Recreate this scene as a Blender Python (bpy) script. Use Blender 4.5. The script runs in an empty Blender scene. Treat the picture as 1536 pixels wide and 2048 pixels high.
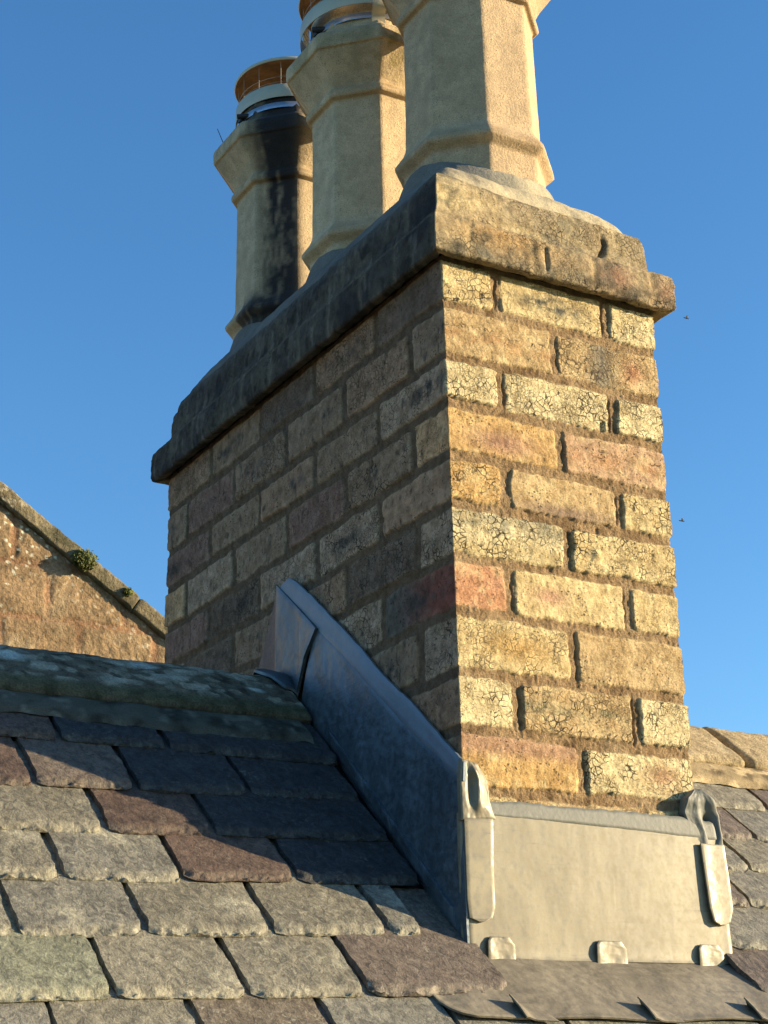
import bpy, bmesh, math, random
import numpy as np
from math import radians, cos, sin, tan, pi
random.seed(7); rng = np.random.default_rng(7)
S = bpy.context.scene; C = S.collection

# ---------------------------------------------------------------- camera
YAW, PIT, ROL, FPX = 0.5331739, 0.3491488, 0.0260520, 3384.84
cam = bpy.data.cameras.new('camera'); co = bpy.data.objects.new('camera', cam); C.objects.link(co)
from mathutils import Matrix, Vector
fw = Vector((sin(YAW)*cos(PIT), cos(YAW)*cos(PIT), sin(PIT)))
r0 = Vector((cos(YAW), -sin(YAW), 0)); d0 = fw.cross(r0)
rt = cos(ROL)*r0 + sin(ROL)*d0; dn = -sin(ROL)*r0 + cos(ROL)*d0
m = Matrix(((rt.x, -dn.x, -fw.x, -1.377029), (rt.y, -dn.y, -fw.y, -2.121430), (rt.z, -dn.z, -fw.z, -1.359740), (0, 0, 0, 1)))
co.matrix_world = m
cam.sensor_fit = 'VERTICAL'; cam.sensor_height = 36; cam.lens = FPX*36/2048
cam.clip_start = 0.05; cam.clip_end = 3000
S.camera = co

# ---------------------------------------------------------------- sky, sun, exposure
SUN_EL = radians(12); SUN_DIR = Vector((1, -0.53, 0)).normalized()*cos(SUN_EL) + Vector((0, 0, sin(SUN_EL)))
w = bpy.data.worlds.new('World'); S.world = w; w.use_nodes = True
nt = w.node_tree; bg = nt.nodes['Background']; bg.inputs[1].default_value = 0.116
sk = nt.nodes.new('ShaderNodeTexSky'); sk.sky_type = 'NISHITA'; sk.sun_disc = False
sk.sun_elevation = SUN_EL; sk.sun_rotation = math.atan2(SUN_DIR.x, SUN_DIR.y)
sk.air_density = 1.0; sk.dust_density = 0.25; sk.ozone_density = 3.6
hs = nt.nodes.new('ShaderNodeHueSaturation'); hs.inputs['Saturation'].default_value = 1.13
nt.links.new(sk.outputs[0], hs.inputs['Color']); nt.links.new(hs.outputs[0], bg.inputs[0])
sl = bpy.data.lights.new('sun', 'SUN'); so = bpy.data.objects.new('sun', sl); C.objects.link(so)
sl.energy = 5.0; sl.angle = radians(0.5); sl.color = (1.0, 0.80, 0.51)
so.rotation_euler = SUN_DIR.to_track_quat('Z', 'Y').to_euler()
S.view_settings.view_transform = 'Standard'; S.view_settings.look = 'None'
S.view_settings.exposure = 1.25; S.view_settings.gamma = 1.0

# ---------------------------------------------------------------- numpy noise
def hsh(ix, iy, s):
    h = (ix.astype(np.int64)*374761393 + iy.astype(np.int64)*668265263 + s*974634777) & 0xFFFFFFFF
    h = ((h ^ (h >> 13))*1274126177) & 0xFFFFFFFF
    h = ((h ^ (h >> 16))*2246822519) & 0xFFFFFFFF
    return ((h ^ (h >> 15)) & 0xFFFFFF)/16777216.0
def vn(x, y, s=0):
    x = np.asarray(x, float); y = np.asarray(y, float); x, y = np.broadcast_arrays(x, y)
    ix = np.floor(x); iy = np.floor(y); fx = x-ix; fy = y-iy
    fx = fx*fx*(3-2*fx); fy = fy*fy*(3-2*fy)
    a = hsh(ix, iy, s); b = hsh(ix+1, iy, s); c = hsh(ix, iy+1, s); d = hsh(ix+1, iy+1, s)
    return (a+(b-a)*fx)*(1-fy) + (c+(d-c)*fx)*fy
def fbm(x, y, s=0, o=4):
    v = 0; a = 0.5; t = 0
    for i in range(o):
        v = v + a*vn(x*2**i+i*17.3, y*2**i+i*9.1, s+i); t += a; a *= 0.5
    return v/t*2-1
def worley(x, y, s=0):
    x, y = np.broadcast_arrays(np.asarray(x, float), np.asarray(y, float))
    ix = np.floor(x); iy = np.floor(y)
    f1 = np.full(x.shape, 9.0); f2 = f1.copy(); cid = np.zeros(x.shape)
    for dx in (-1, 0, 1):
        for dy in (-1, 0, 1):
            jx = ix+dx; jy = iy+dy
            px = jx+hsh(jx, jy, s); py = jy+hsh(jx, jy, s+5)
            d = np.hypot(x-px, y-py); r = hsh(jx, jy, s+9)
            n = d < f1
            f2 = np.where(n, f1, np.minimum(f2, d)); cid = np.where(n, r, cid); f1 = np.where(n, d, f1)
    return f1, f2, cid
def sst(a, b, x):
    t = np.clip((x-a)/(b-a), 0, 1); return t*t*(3-2*t)
def mix(a, b, t):
    return a + (b-a)*t
def mixc(col, c, t):
    t = np.clip(t, 0, 1)[..., None]; return col*(1-t) + np.array(c)*t

# ---------------------------------------------------------------- object helpers
def tag(o, label=None, cat=None, group=None, kind=None):
    if label: o['label'] = label
    if cat: o['category'] = cat
    if group: o['group'] = group
    if kind: o['kind'] = kind
    return o
def empty(name, loc=(0, 0, 0)):
    o = bpy.data.objects.new(name, None); C.objects.link(o); o.location = loc; o.empty_display_size = 0.1; return o
def rawmesh(name, V, Fs, mat, parent=None, attrs=None, smooth=True, matidx=None):
    V = np.asarray(V, float).reshape(-1, 3)
    q_ = parent
    while q_ is not None: V = V - np.array(q_.location); q_ = q_.parent
    me = bpy.data.meshes.new(name)
    me.vertices.add(len(V)); me.vertices.foreach_set('co', V.astype(np.float32).ravel())
    if isinstance(Fs, np.ndarray):
        n = len(Fs); k = Fs.shape[1]
        me.loops.add(n*k); me.polygons.add(n)
        me.loops.foreach_set('vertex_index', Fs.astype(np.int32).ravel())
        me.polygons.foreach_set('loop_start', (np.arange(n)*k).astype(np.int32))
        me.polygons.foreach_set('loop_total', np.full(n, k, np.int32))
    else:
        flat = [i for f in Fs for i in f]; tot = [len(f) for f in Fs]; n = len(Fs)
        me.loops.add(len(flat)); me.polygons.add(n)
        me.loops.foreach_set('vertex_index', np.array(flat, np.int32))
        me.polygons.foreach_set('loop_start', np.concatenate([[0], np.cumsum(tot)[:-1]]).astype(np.int32))
        me.polygons.foreach_set('loop_total', np.array(tot, np.int32))
    me.polygons.foreach_set('use_smooth', np.full(n, smooth, bool))
    me.update(calc_edges=True); me.validate()
    for k, a in (attrs or {}).items():
        a = np.asarray(a, np.float32)
        if a.ndim == 2:
            at = me.attributes.new(k, 'FLOAT_COLOR', 'POINT')
            at.data.foreach_set('color', np.concatenate([a[:, :3], np.ones((len(a), 1), np.float32)], 1).ravel())
        else:
            at = me.attributes.new(k, 'FLOAT', 'POINT'); at.data.foreach_set('value', a)
    for mm in (mat if isinstance(mat, (list, tuple)) else [mat]): me.materials.append(mm)
    if matidx is not None: me.polygons.foreach_set('material_index', matidx.astype(np.int32))
    o = bpy.data.objects.new(name, me); C.objects.link(o)
    if parent is not None: o.parent = parent
    return o
def gridfaces(nv, nu, wrap=False, base=0):
    j = np.arange(nv-1)[:, None]; i = np.arange(nu if wrap else nu-1)[None, :]
    i2 = (i+1) % nu
    return (base + np.stack([j*nu+i, j*nu+i2, (j+1)*nu+i2, (j+1)*nu+i], -1)).reshape(-1, 4)
def slab(top, bot):
    """closed slab from two grids (nv,nu,3) with crisp edges: returns V, F and the source index of every vertex"""
    nv, nu = top.shape[:2]; N = nv*nu
    F = [gridfaces(nv, nu), gridfaces(nv, nu, base=N)[:, ::-1]]; src = [np.arange(2*N)]; base = 2*N
    for a in (np.arange(nu), np.arange(nu)[::-1]+(nv-1)*nu, (np.arange(nv)*nu)[::-1], np.arange(nv)*nu+nu-1):
        n = len(a); i = np.arange(n-1); src += [a, a+N]
        F.append(base+np.stack([i, i+n, i+1+n, i+1], 1)); base += 2*n
    src = np.concatenate(src)
    V = np.concatenate([top.reshape(-1, 3), bot.reshape(-1, 3)])[src]
    return V, np.concatenate(F), src
def interp(P, t):
    """polyline P (n,3) at t in 0..1 by arc length"""
    P = np.asarray(P, float); L = np.concatenate([[0], np.cumsum(np.linalg.norm(np.diff(P, axis=0), axis=1))]); L /= L[-1]
    return np.stack([np.interp(t, L, P[:, k]) for k in range(3)], -1)
def loft(name, A, B, n, th, mat, parent, nu=30, nv=24, bulge=None, col=None, extra=None, edge=0.12, flip=False, back=None):
    """sheet between polylines A and B, normal n, thickness th, bulge(u,v)->offset along n"""
    u = np.linspace(0, 1, nu); v = np.linspace(0, 1, nv)
    a = interp(A, u); b = interp(B, u); n = np.array(n, float); n /= np.linalg.norm(n)
    P = a[None]*(1-v[:, None, None]) + b[None]*v[:, None, None]
    U, V = np.meshgrid(u, v)
    off = np.full(U.shape, th) + (bulge(U, V) if bulge else 0)
    e = np.minimum(np.minimum(U, 1-U)*nu, np.minimum(V, 1-V)*nv)
    off = off - th*0.25*np.clip(1-e, 0, 1)
    top = P + off[..., None]*n
    bo = (off-th) if back is None else np.full(U.shape, back)
    bot = P + bo[..., None]*n
    Vt, F, src = slab(top, bot)
    if flip: F = F[:, ::-1]
    at = {}
    if col is not None:
        c = col(top) if callable(col) else np.broadcast_to(np.array(col), top.shape)
        at['Col'] = np.concatenate([c.reshape(-1, 3)]*2)[src]
    o = rawmesh(name, Vt, F, mat, parent, at)
    return o
def fixnormals(o):
    bm = bmesh.new(); bm.from_mesh(o.data); bmesh.ops.recalc_face_normals(bm, faces=bm.faces); bm.to_mesh(o.data); bm.free()

# ---------------------------------------------------------------- materials
def newmat(name):
    m = bpy.data.materials.new(name); m.use_nodes = True; nt = m.node_tree
    return m, nt, nt.nodes['Principled BSDF'], nt.nodes.new('ShaderNodeTexCoord').outputs['Object']
class G:
    def __init__(s, nt): s.nt = nt
    def n(s, t, **k):
        x = s.nt.nodes.new(t)
        for a, b in k.items(): setattr(x, a, b)
        return x
    def l(s, a, b): s.nt.links.new(a, b)
    def noise(s, co, sc, det=5, rough=0.55, dist=0.0, stretch=None):
        if stretch:
            mp = s.n('ShaderNodeMapping'); mp.inputs['Scale'].default_value = stretch; s.l(co, mp.inputs[0]); co = mp.outputs[0]
        x = s.n('ShaderNodeTexNoise'); x.inputs['Scale'].default_value = sc; x.inputs['Detail'].default_value = det
        x.inputs['Roughness'].default_value = rough; x.inputs['Distortion'].default_value = dist; s.l(co, x.inputs['Vector']); return x.outputs[0]
    def vor(s, co, sc, feat='F1', rand=1.0):
        x = s.n('ShaderNodeTexVoronoi', feature=feat); x.inputs['Scale'].default_value = sc; x.inputs['Randomness'].default_value = rand
        s.l(co, x.inputs['Vector']); return x.outputs[0]
    def ramp(s, x, a, b, va=0.0, vb=1.0):
        r = s.n('ShaderNodeMapRange', interpolation_type='SMOOTHSTEP'); s.l(x, r.inputs[0])
        for i, v in zip((1, 2, 3, 4), (a, b, va, vb)): r.inputs[i].default_value = v
        return r.outputs[0]
    def m(s, op, a, b):
        x = s.n('ShaderNodeMath', operation=op)
        for i, v in enumerate((a, b)):
            if isinstance(v, (int, float)): x.inputs[i].default_value = v
            else: s.l(v, x.inputs[i])
        return x.outputs[0]
    def mixc(s, f, a, b, mode='MIX'):
        x = s.n('ShaderNodeMix', data_type='RGBA', blend_type=mode)
        for i, v in ((0, f), (6, a), (7, b)):
            if isinstance(v, (int, float)): x.inputs[i].default_value = v
            elif isinstance(v, tuple): x.inputs[i].default_value = v+(1,)
            else: s.l(v, x.inputs[i])
        return x.outputs[2]
    def attr(s, nm, fac=False):
        x = s.n('ShaderNodeAttribute'); x.attribute_name = nm; return x.outputs['Fac' if fac else 'Color']
    def distort(s, co, sc, amt):
        x = s.n('ShaderNodeTexNoise'); x.inputs['Scale'].default_value = sc; s.l(co, x.inputs['Vector'])
        v = s.n('ShaderNodeVectorMath', operation='MULTIPLY_ADD'); s.l(x.outputs[1], v.inputs[0])
        v.inputs[1].default_value = (amt,)*3; s.l(co, v.inputs[2]); return v.outputs[0]
    def bump(s, h, dist, bs, strength=1.0, prev=None):
        x = s.n('ShaderNodeBump'); x.inputs['Strength'].default_value = strength; x.inputs['Distance'].default_value = dist
        s.l(h, x.inputs['Height'])
        if prev is not None: s.l(prev, x.inputs['Normal'])
        if bs is not None: s.l(x.outputs[0], bs.inputs['Normal'])
        return x.outputs[0]
def mat_brick():
    m, nt, bs, co = newmat('weathered_brick'); g = G(nt)
    col = g.attr('Col'); crk = g.attr('Crk', True); brk = g.attr('Brk', True)
    dco = g.distort(g.distort(co, 24, 0.022), 70, 0.008)
    e1 = g.vor(dco, 92, 'DISTANCE_TO_EDGE'); e2 = g.vor(g.distort(co, 90, 0.006), 190, 'DISTANCE_TO_EDGE')
    wid = g.ramp(g.noise(co, 30, 3), 0.35, 0.68, 0.02, 0.12)
    c1 = g.m('SUBTRACT', 1.0, g.m('DIVIDE', e1, wid)); c1 = g.m('MULTIPLY', g.ramp(c1, 0.0, 0.75), g.ramp(g.noise(co, 24, 4), 0.40, 0.56, 0.12, 1.0))
    c2 = g.m('SUBTRACT', 1.0, g.m('DIVIDE', e2, 0.10)); c2 = g.m('MULTIPLY', g.ramp(c2, 0.0, 1.0), g.ramp(g.noise(co, 22, 2), 0.48, 0.62))
    c2 = g.m('MULTIPLY', c2, 0.7)
    cr = g.m('MULTIPLY', g.m('MAXIMUM', c1, c2), g.ramp(crk, 0.12, 0.75))
    pit = g.ramp(g.vor(dco, 150, 'F1'), 0.16, 0.30, 1.0, 0.0)
    pit = g.m('MULTIPLY', pit, g.ramp(g.noise(co, 28, 3), 0.45, 0.6)); pit = g.m('MULTIPLY', pit, brk)
    dark = g.m('MAXIMUM', cr, g.m('MULTIPLY', pit, 0.85))
    grain = g.noise(co, 420, 4, 0.7); mid = g.noise(co, 60, 5, 0.65); big = g.noise(co, 14, 4)
    c = g.mixc(1.0, col, g.mixc(grain, (0.5, 0.48, 0.45), (1.55, 1.55, 1.55)), 'MULTIPLY')
    c = g.mixc(1.0, c, g.mixc(g.ramp(mid, 0.3, 0.7), (0.72, 0.68, 0.62), (1.22, 1.22, 1.2)), 'MULTIPLY')
    blk = g.m('MULTIPLY', g.ramp(g.noise(co, 110, 5, 0.75), 0.58, 0.72), g.ramp(big, 0.42, 0.62))
    c = g.mixc(g.m('MULTIPLY', blk, g.ramp(brk, 0, 1, 0.3, 0.5)), c, (0.055, 0.05, 0.04))
    c = g.mixc(g.m('MULTIPLY', dark, 0.95), c, (0.05, 0.036, 0.022))
    g.l(c, bs.inputs['Base Color']); bs.inputs['Roughness'].default_value = 0.95; bs.inputs['Specular IOR Level'].default_value = 0.2
    b1 = g.bump(dark, -0.0030, None)
    b2 = g.bump(g.noise(co, 120, 7, 0.75), 0.009, None, prev=b1)
    mort = g.m('SUBTRACT', 1.0, brk)
    b3 = g.bump(g.m('MULTIPLY', g.noise(co, 210, 4, 0.6), mort), 0.007, None, prev=b2)
    g.bump(g.m('MULTIPLY', grain, 1.0), 0.0016, bs, prev=b3)
    return m
def mat_attr(name, rough=0.9, grain=300, ga=0.25, midsc=30, ma=0.2, bsc=80, bd=0.003, spec=0.2, pits=None, stretch=None, gb=0.001):
    m, nt, bs, co = newmat(name); g = G(nt)
    col = g.attr('Col'); gr = g.noise(co, grain, 4, 0.7, stretch=stretch); md = g.noise(co, midsc, 5, 0.65)
    c = g.mixc(1.0, col, g.mixc(g.ramp(gr, 0.3, 0.7), (1-ga,)*3, (1+ga,)*3), 'MULTIPLY')
    c = g.mixc(1.0, c, g.mixc(g.ramp(md, 0.3, 0.7), (1-ma,)*3, (1+ma,)*3), 'MULTIPLY')
    prev = None
    if pits:
        p = g.m('MULTIPLY', g.ramp(g.vor(co, pits[0], 'F1'), pits[1], pits[1]+0.1, 1.0, 0.0), g.ramp(g.noise(co, pits[0]*0.12, 3), 0.44, 0.6))
        c = g.mixc(g.m('MULTIPLY', p, pits[2]), c, (0.06, 0.045, 0.02)); prev = g.bump(p, -0.0012, None)
    g.l(c, bs.inputs['Base Color']); bs.inputs['Roughness'].default_value = rough; bs.inputs['Specular IOR Level'].default_value = spec
    prev = g.bump(g.noise(co, bsc, 6, 0.65, stretch=stretch), bd, None, prev=prev)
    g.bump(gr, gb, bs, prev=prev)
    return m
def mat_lead(name, c0, c1, metal=0.55, rough=0.5, scratch=0.25, bd=0.0012):
    m, nt, bs, co = newmat(name); g = G(nt)
    f = g.ramp(g.noise(co, 9, 5, 0.6, 0.6, stretch=(1, 1, 0.55)), 0.32, 0.68)
    f2 = g.ramp(g.noise(co, 70, 6, 0.7), 0.3, 0.7)
    c = g.mixc(f, c0, c1); c = g.mixc(1.0, c, g.mixc(f2, (0.82, 0.83, 0.84), (1.14, 1.13, 1.10)), 'MULTIPLY')
    st = g.ramp(g.noise(co, 30, 6, 0.75, stretch=(0.25, 0.25, 6)), 0.56, 0.75)
    c = g.mixc(g.m('MULTIPLY', st, scratch), c, (c0[0]*0.55, c0[1]*0.55, c0[2]*0.6))
    sm = g.ramp(g.noise(co, 5.5, 6, 0.7, 0.4), 0.48, 0.72); c = g.mixc(g.m('MULTIPLY', sm, 0.55), c, (c0[0]*0.72, c0[1]*0.70, c0[2]*0.68))
    ox = g.m('MULTIPLY', g.ramp(g.noise(co, 60, 4, 0.6, stretch=(1.5, 1.5, 0.10)), 0.60, 0.74), g.ramp(g.noise(co, 8, 3), 0.46, 0.62))
    c = g.mixc(g.m('MULTIPLY', ox, 0.35), c, (c1[0]*1.5, c1[1]*1.5, c1[2]*1.5))
    g.l(c, bs.inputs['Base Color']); bs.inputs['Metallic'].default_value = metal
    g.l(g.ramp(f2, 0, 1, rough-0.08, rough+0.12), bs.inputs['Roughness'])
    p = g.bump(g.noise(co, 16, 3, 0.5), bd*5, None)
    p = g.bump(g.noise(co, 30, 6, 0.75, stretch=(0.25, 0.25, 6)), bd*0.5, None, prev=p)
    g.bump(g.noise(co, 220, 4), bd*0.35, bs, prev=p)
    return m
def mat_plain(name, c, rough=0.6, metal=0.0, var=0.15, sc=60, bd=0.0006):
    m, nt, bs, co = newmat(name); g = G(nt)
    f = g.ramp(g.noise(co, sc, 5, 0.65), 0.3, 0.7)
    g.l(g.mixc(f, tuple(x*(1-var) for x in c), tuple(x*(1+var) for x in c)), bs.inputs['Base Color'])
    bs.inputs['Roughness'].default_value = rough; bs.inputs['Metallic'].default_value = metal
    g.bump(g.noise(co, sc*3, 4), bd, bs); return m
def mat_slate():
    m, nt, bs, co = newmat('riven_slate'); g = G(nt)
    col = g.attr('Col'); lic = g.attr('Lic', True)
    st = g.noise(co, 60, 7, 0.72, 0.8, stretch=(1.3, 0.9, 0.9)); st2 = g.noise(co, 300, 5, 0.7, 0.3, stretch=(1.2, 0.8, 0.8)); bl = g.noise(co, 24, 5, 0.7)
    c = g.mixc(1.0, col, g.mixc(g.ramp(st, 0.3, 0.7), (0.5, 0.5, 0.52), (1.5, 1.5, 1.46)), 'MULTIPLY')
    c = g.mixc(1.0, c, g.mixc(g.ramp(st2, 0.3, 0.7), (0.74, 0.74, 0.74), (1.26, 1.26, 1.24)), 'MULTIPLY')
    k = g.m('MULTIPLY', g.ramp(g.noise(co, 130, 6, 0.8), 0.50, 0.66), g.ramp(bl, 0.40, 0.65))
    k = g.m('MULTIPLY', k, g.ramp(lic, 0, 1, 0.2, 1.0))
    c = g.mixc(g.m('MULTIPLY', k, 0.85), c, (0.50, 0.47, 0.36))
    dk = g.ramp(g.noise(co, 170, 5, 0.75), 0.60, 0.74)
    c = g.mixc(g.m('MULTIPLY', dk, 0.45), c, (0.03, 0.03, 0.03))
    g.l(c, bs.inputs['Base Color']); bs.inputs['Roughness'].default_value = 0.62; bs.inputs['Specular IOR Level'].default_value = 0.28
    p = g.bump(st, 0.0024, None); p = g.bump(g.noise(co, 28, 4, 0.6), 0.003, None, prev=p)
    g.bump(st2, 0.0008, bs, prev=p)
    return m
M = dict(
    brick=mat_brick(),
    cap=mat_attr('sooty_cap_brick', 0.95, 380, 0.35, 45, 0.3, 90, 0.007, 0.15, pits=(130, 0.14, 0.8), gb=0.0015),
    cement=mat_attr('cement', 0.95, 420, 0.22, 20, 0.15, 120, 0.003, 0.15, gb=0.0012),
    pot=mat_attr('fireclay', 0.85, 420, 0.22, 26, 0.16, 190, 0.0022, 0.25, pits=(210, 0.13, 0.75), gb=0.0006),
    slate=mat_slate(),
    ridge=mat_attr('ridge_stone', 0.92, 300, 0.32, 40, 0.3, 110, 0.004, 0.2, gb=0.0012),
    lead=mat_lead('lead_sheet_sunlit', (0.150, 0.132, 0.088), (0.215, 0.190, 0.125), 0.12, 0.48, 0.8, 0.00015),  # sunlit copy of the lead, warm sun tinted into the colour
    leadshade=mat_lead('lead_sheet_shaded', (0.085, 0.105, 0.12), (0.14, 0.17, 0.19), 0.6, 0.42, 0.2, 0.0008),  # same lead in shade, its darkness and sky blue put into the colour
    leadapron=mat_lead('lead_apron_sheet', (0.15, 0.13, 0.095), (0.235, 0.205, 0.15), 0.1, 0.6, 0.7),
    sealant=mat_plain('grey_sealant', (0.125, 0.13, 0.11), 0.6, 0, 0.08, 40),
    strip=mat_plain('new_lead_strip', (0.16, 0.19, 0.22), 0.5, 0.3, 0.08, 30),
    beige=mat_plain('beige_painted_steel', (0.50, 0.44, 0.30), 0.45, 0.0, 0.06, 20),
    rust=mat_plain('rusty_underside', (0.24, 0.13, 0.05), 0.8, 0.0, 0.35, 25),
    galv=mat_plain('galvanised_strap', (0.55, 0.57, 0.60), 0.35, 0.8, 0.1, 80),
    wire=mat_plain('steel_wire', (0.35, 0.28, 0.2), 0.5, 0.3, 0.1, 50),
    dark=mat_plain('dark_bolt', (0.03, 0.03, 0.035), 0.5, 0.4, 0.2, 50),
    gable=mat_attr('red_sandstone', 0.95, 60, 0.25, 5, 0.25, 26, 0.018, 0.1, gb=0.006),
    moss=mat_plain('moss_leaf', (0.10, 0.11, 0.02), 0.8, 0, 0.5, 30),
    deck=mat_plain('roof_deck', (0.03, 0.028, 0.026), 0.95, 0, 0.2, 10),
    harl=mat_plain('harled_wall', (0.38, 0.34, 0.28), 0.95, 0, 0.15, 6, 0.01),
    bug=mat_plain('insect_body', (0.05, 0.04, 0.03), 0.5, 0, 0.2, 500),
    wing=mat_plain('insect_wing', (0.5, 0.5, 0.5), 0.4, 0, 0.1, 500),
    grass=mat_plain('grass_ground', (0.07, 0.09, 0.035), 0.95, 0, 0.4, 0.8, 0.02),
)

# ---------------------------------------------------------------- dimensions (metres; origin = near arris of the stack)
W, L = 0.448, 1.152
ZK = [0.018, -0.0712, -0.1652, -0.2506, -0.3410, -0.4262, -0.5147, -0.6034, -0.7013, -0.7930, -0.8830, -0.9730, -1.063, -1.153]   # bed joints
TA = 0.916; CA, SA = 1/math.hypot(1, TA), TA/math.hypot(1, TA)
YR = 0.58                                            # ridge
def RZ(Y): return -1.117 + TA*Y                      # front slope
NR = np.array([0, -SA, CA]); ER = np.array([0, CA, SA])

# ================================================================= BRICK CHIMNEY
chim = tag(empty('brick_chimney', (0.224, 0.576, -1.5)), 'tall yellow brick chimney stack with a sooty oversailing cap, straddling the slate roof ridge', 'chimney')
def perimeter(nn, ns):
    """u samples around W,L,W,L ; returns u, base xy, corner-aware normals"""
    seg = [(0, W, nn), (W, W+L, ns[0]), (W+L, 2*W+L, ns[1]), (2*W+L, 2*W+2*L, ns[2])]
    u = np.concatenate([np.linspace(a, b, n, endpoint=False) for a, b, n in seg])
    x = np.zeros_like(u); y = np.zeros_like(u); nx = np.zeros_like(u); ny = np.zeros_like(u)
    k = [u < W, (u >= W) & (u < W+L), (u >= W+L) & (u < 2*W+L), u >= 2*W+L]
    x[k[0]] = u[k[0]]; ny[k[0]] = -1
    x[k[1]] = W; y[k[1]] = u[k[1]]-W; nx[k[1]] = 1
    x[k[2]] = 2*W+L-u[k[2]]; y[k[2]] = L; ny[k[2]] = 1
    y[k[3]] = 2*W+2*L-u[k[3]]; nx[k[3]] = -1
    for uu, a, b in ((0, -1, -1), (W, 1, -1), (W+L, 1, 1), (2*W+L, -1, 1)):
        i = np.argmin(np.abs(u-uu)); nx[i], ny[i] = a, b
    return u, x, y, nx, ny
PER = 2*W+2*L
u, bx_, by_, nx_, ny_ = perimeter(236, (110, 40, 500))
zz = np.linspace(0.02, -1.17, 560)
U, Z = np.meshgrid(u, zz)
# warped coordinates
wu = U + 0.0048*fbm(U*26, Z*26, 3) + 0.0030*fbm(U*62, Z*62, 8, 3) + 0.0012*fbm(U*130, Z*130, 4, 2)
wz = Z + 0.0050*fbm(U*18+40, Z*26, 5) + 0.0030*fbm(U*62, Z*62, 9, 3) + 0.0012*fbm(U*130, Z*130, 6, 2)
J = 0.0175
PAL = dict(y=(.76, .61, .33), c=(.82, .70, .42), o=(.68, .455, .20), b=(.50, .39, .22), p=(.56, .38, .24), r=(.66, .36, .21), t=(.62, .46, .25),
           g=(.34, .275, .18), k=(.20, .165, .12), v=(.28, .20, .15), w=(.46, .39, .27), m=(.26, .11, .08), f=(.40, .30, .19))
# narrow face bricks left to right, per course: (colour, centre tint or None, crackle)
NF = [
 [('y', None, 1.0), ('y', 'grey', .45), ('c', None, 1.0)],
 [('t', 'streak', .35), ('t', 'pinkgrey', .6)],
 [('c', None, 1.0), ('c', 'hole', .75), ('c', None, 1.0)],
 [('o', 'pinklow', .3), ('p', 'streak', .25)],
 [('o', None, .7), ('t', 'purple', .25), ('y', None, .75)],
 [('c', 'greygreen', 1.0), ('y', 'knob', .7)],
 [('r', None, .35), ('y', 'pink', .2), ('y', None, .4)],
 [('y', 'orange', .55), ('t', None, .35)],
 [('c', None, 1.0), ('t', 'greenband', .7), ('c', None, 1.25)],
 [('o', 'pinktop', .25), ('c', 'pinkright', 1.0)],
 [('y', None, .5), ('t', None, .4), ('y', None, .5)],
 [('y', None, .5), ('t', None, .4)],
 [('y', None, .5), ('t', None, .4), ('y', None, .5)],
]
# long left face bricks from the near arris backwards
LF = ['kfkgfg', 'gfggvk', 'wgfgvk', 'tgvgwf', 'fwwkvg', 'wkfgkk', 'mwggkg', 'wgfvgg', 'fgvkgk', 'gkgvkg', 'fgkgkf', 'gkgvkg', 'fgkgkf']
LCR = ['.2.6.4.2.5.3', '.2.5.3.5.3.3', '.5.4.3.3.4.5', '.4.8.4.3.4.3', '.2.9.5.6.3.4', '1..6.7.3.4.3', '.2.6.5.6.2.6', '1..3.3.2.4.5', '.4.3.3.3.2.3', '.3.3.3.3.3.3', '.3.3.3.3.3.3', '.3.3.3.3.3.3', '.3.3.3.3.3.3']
sd = np.full(U.shape, -1.0)
col = np.tile(np.array((.41, .285, .16)), U.shape+(1,))
col = mixc(col, (.45, .33, .195), sst(.0, .6, fbm(U*14, Z*14, 61)))
col = mixc(col, (.24, .16, .085), sst(.05, .5, fbm(U*30, Z*30, 62)))
leftm = ((U > 2*W+L-.001)).astype(float)
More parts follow.
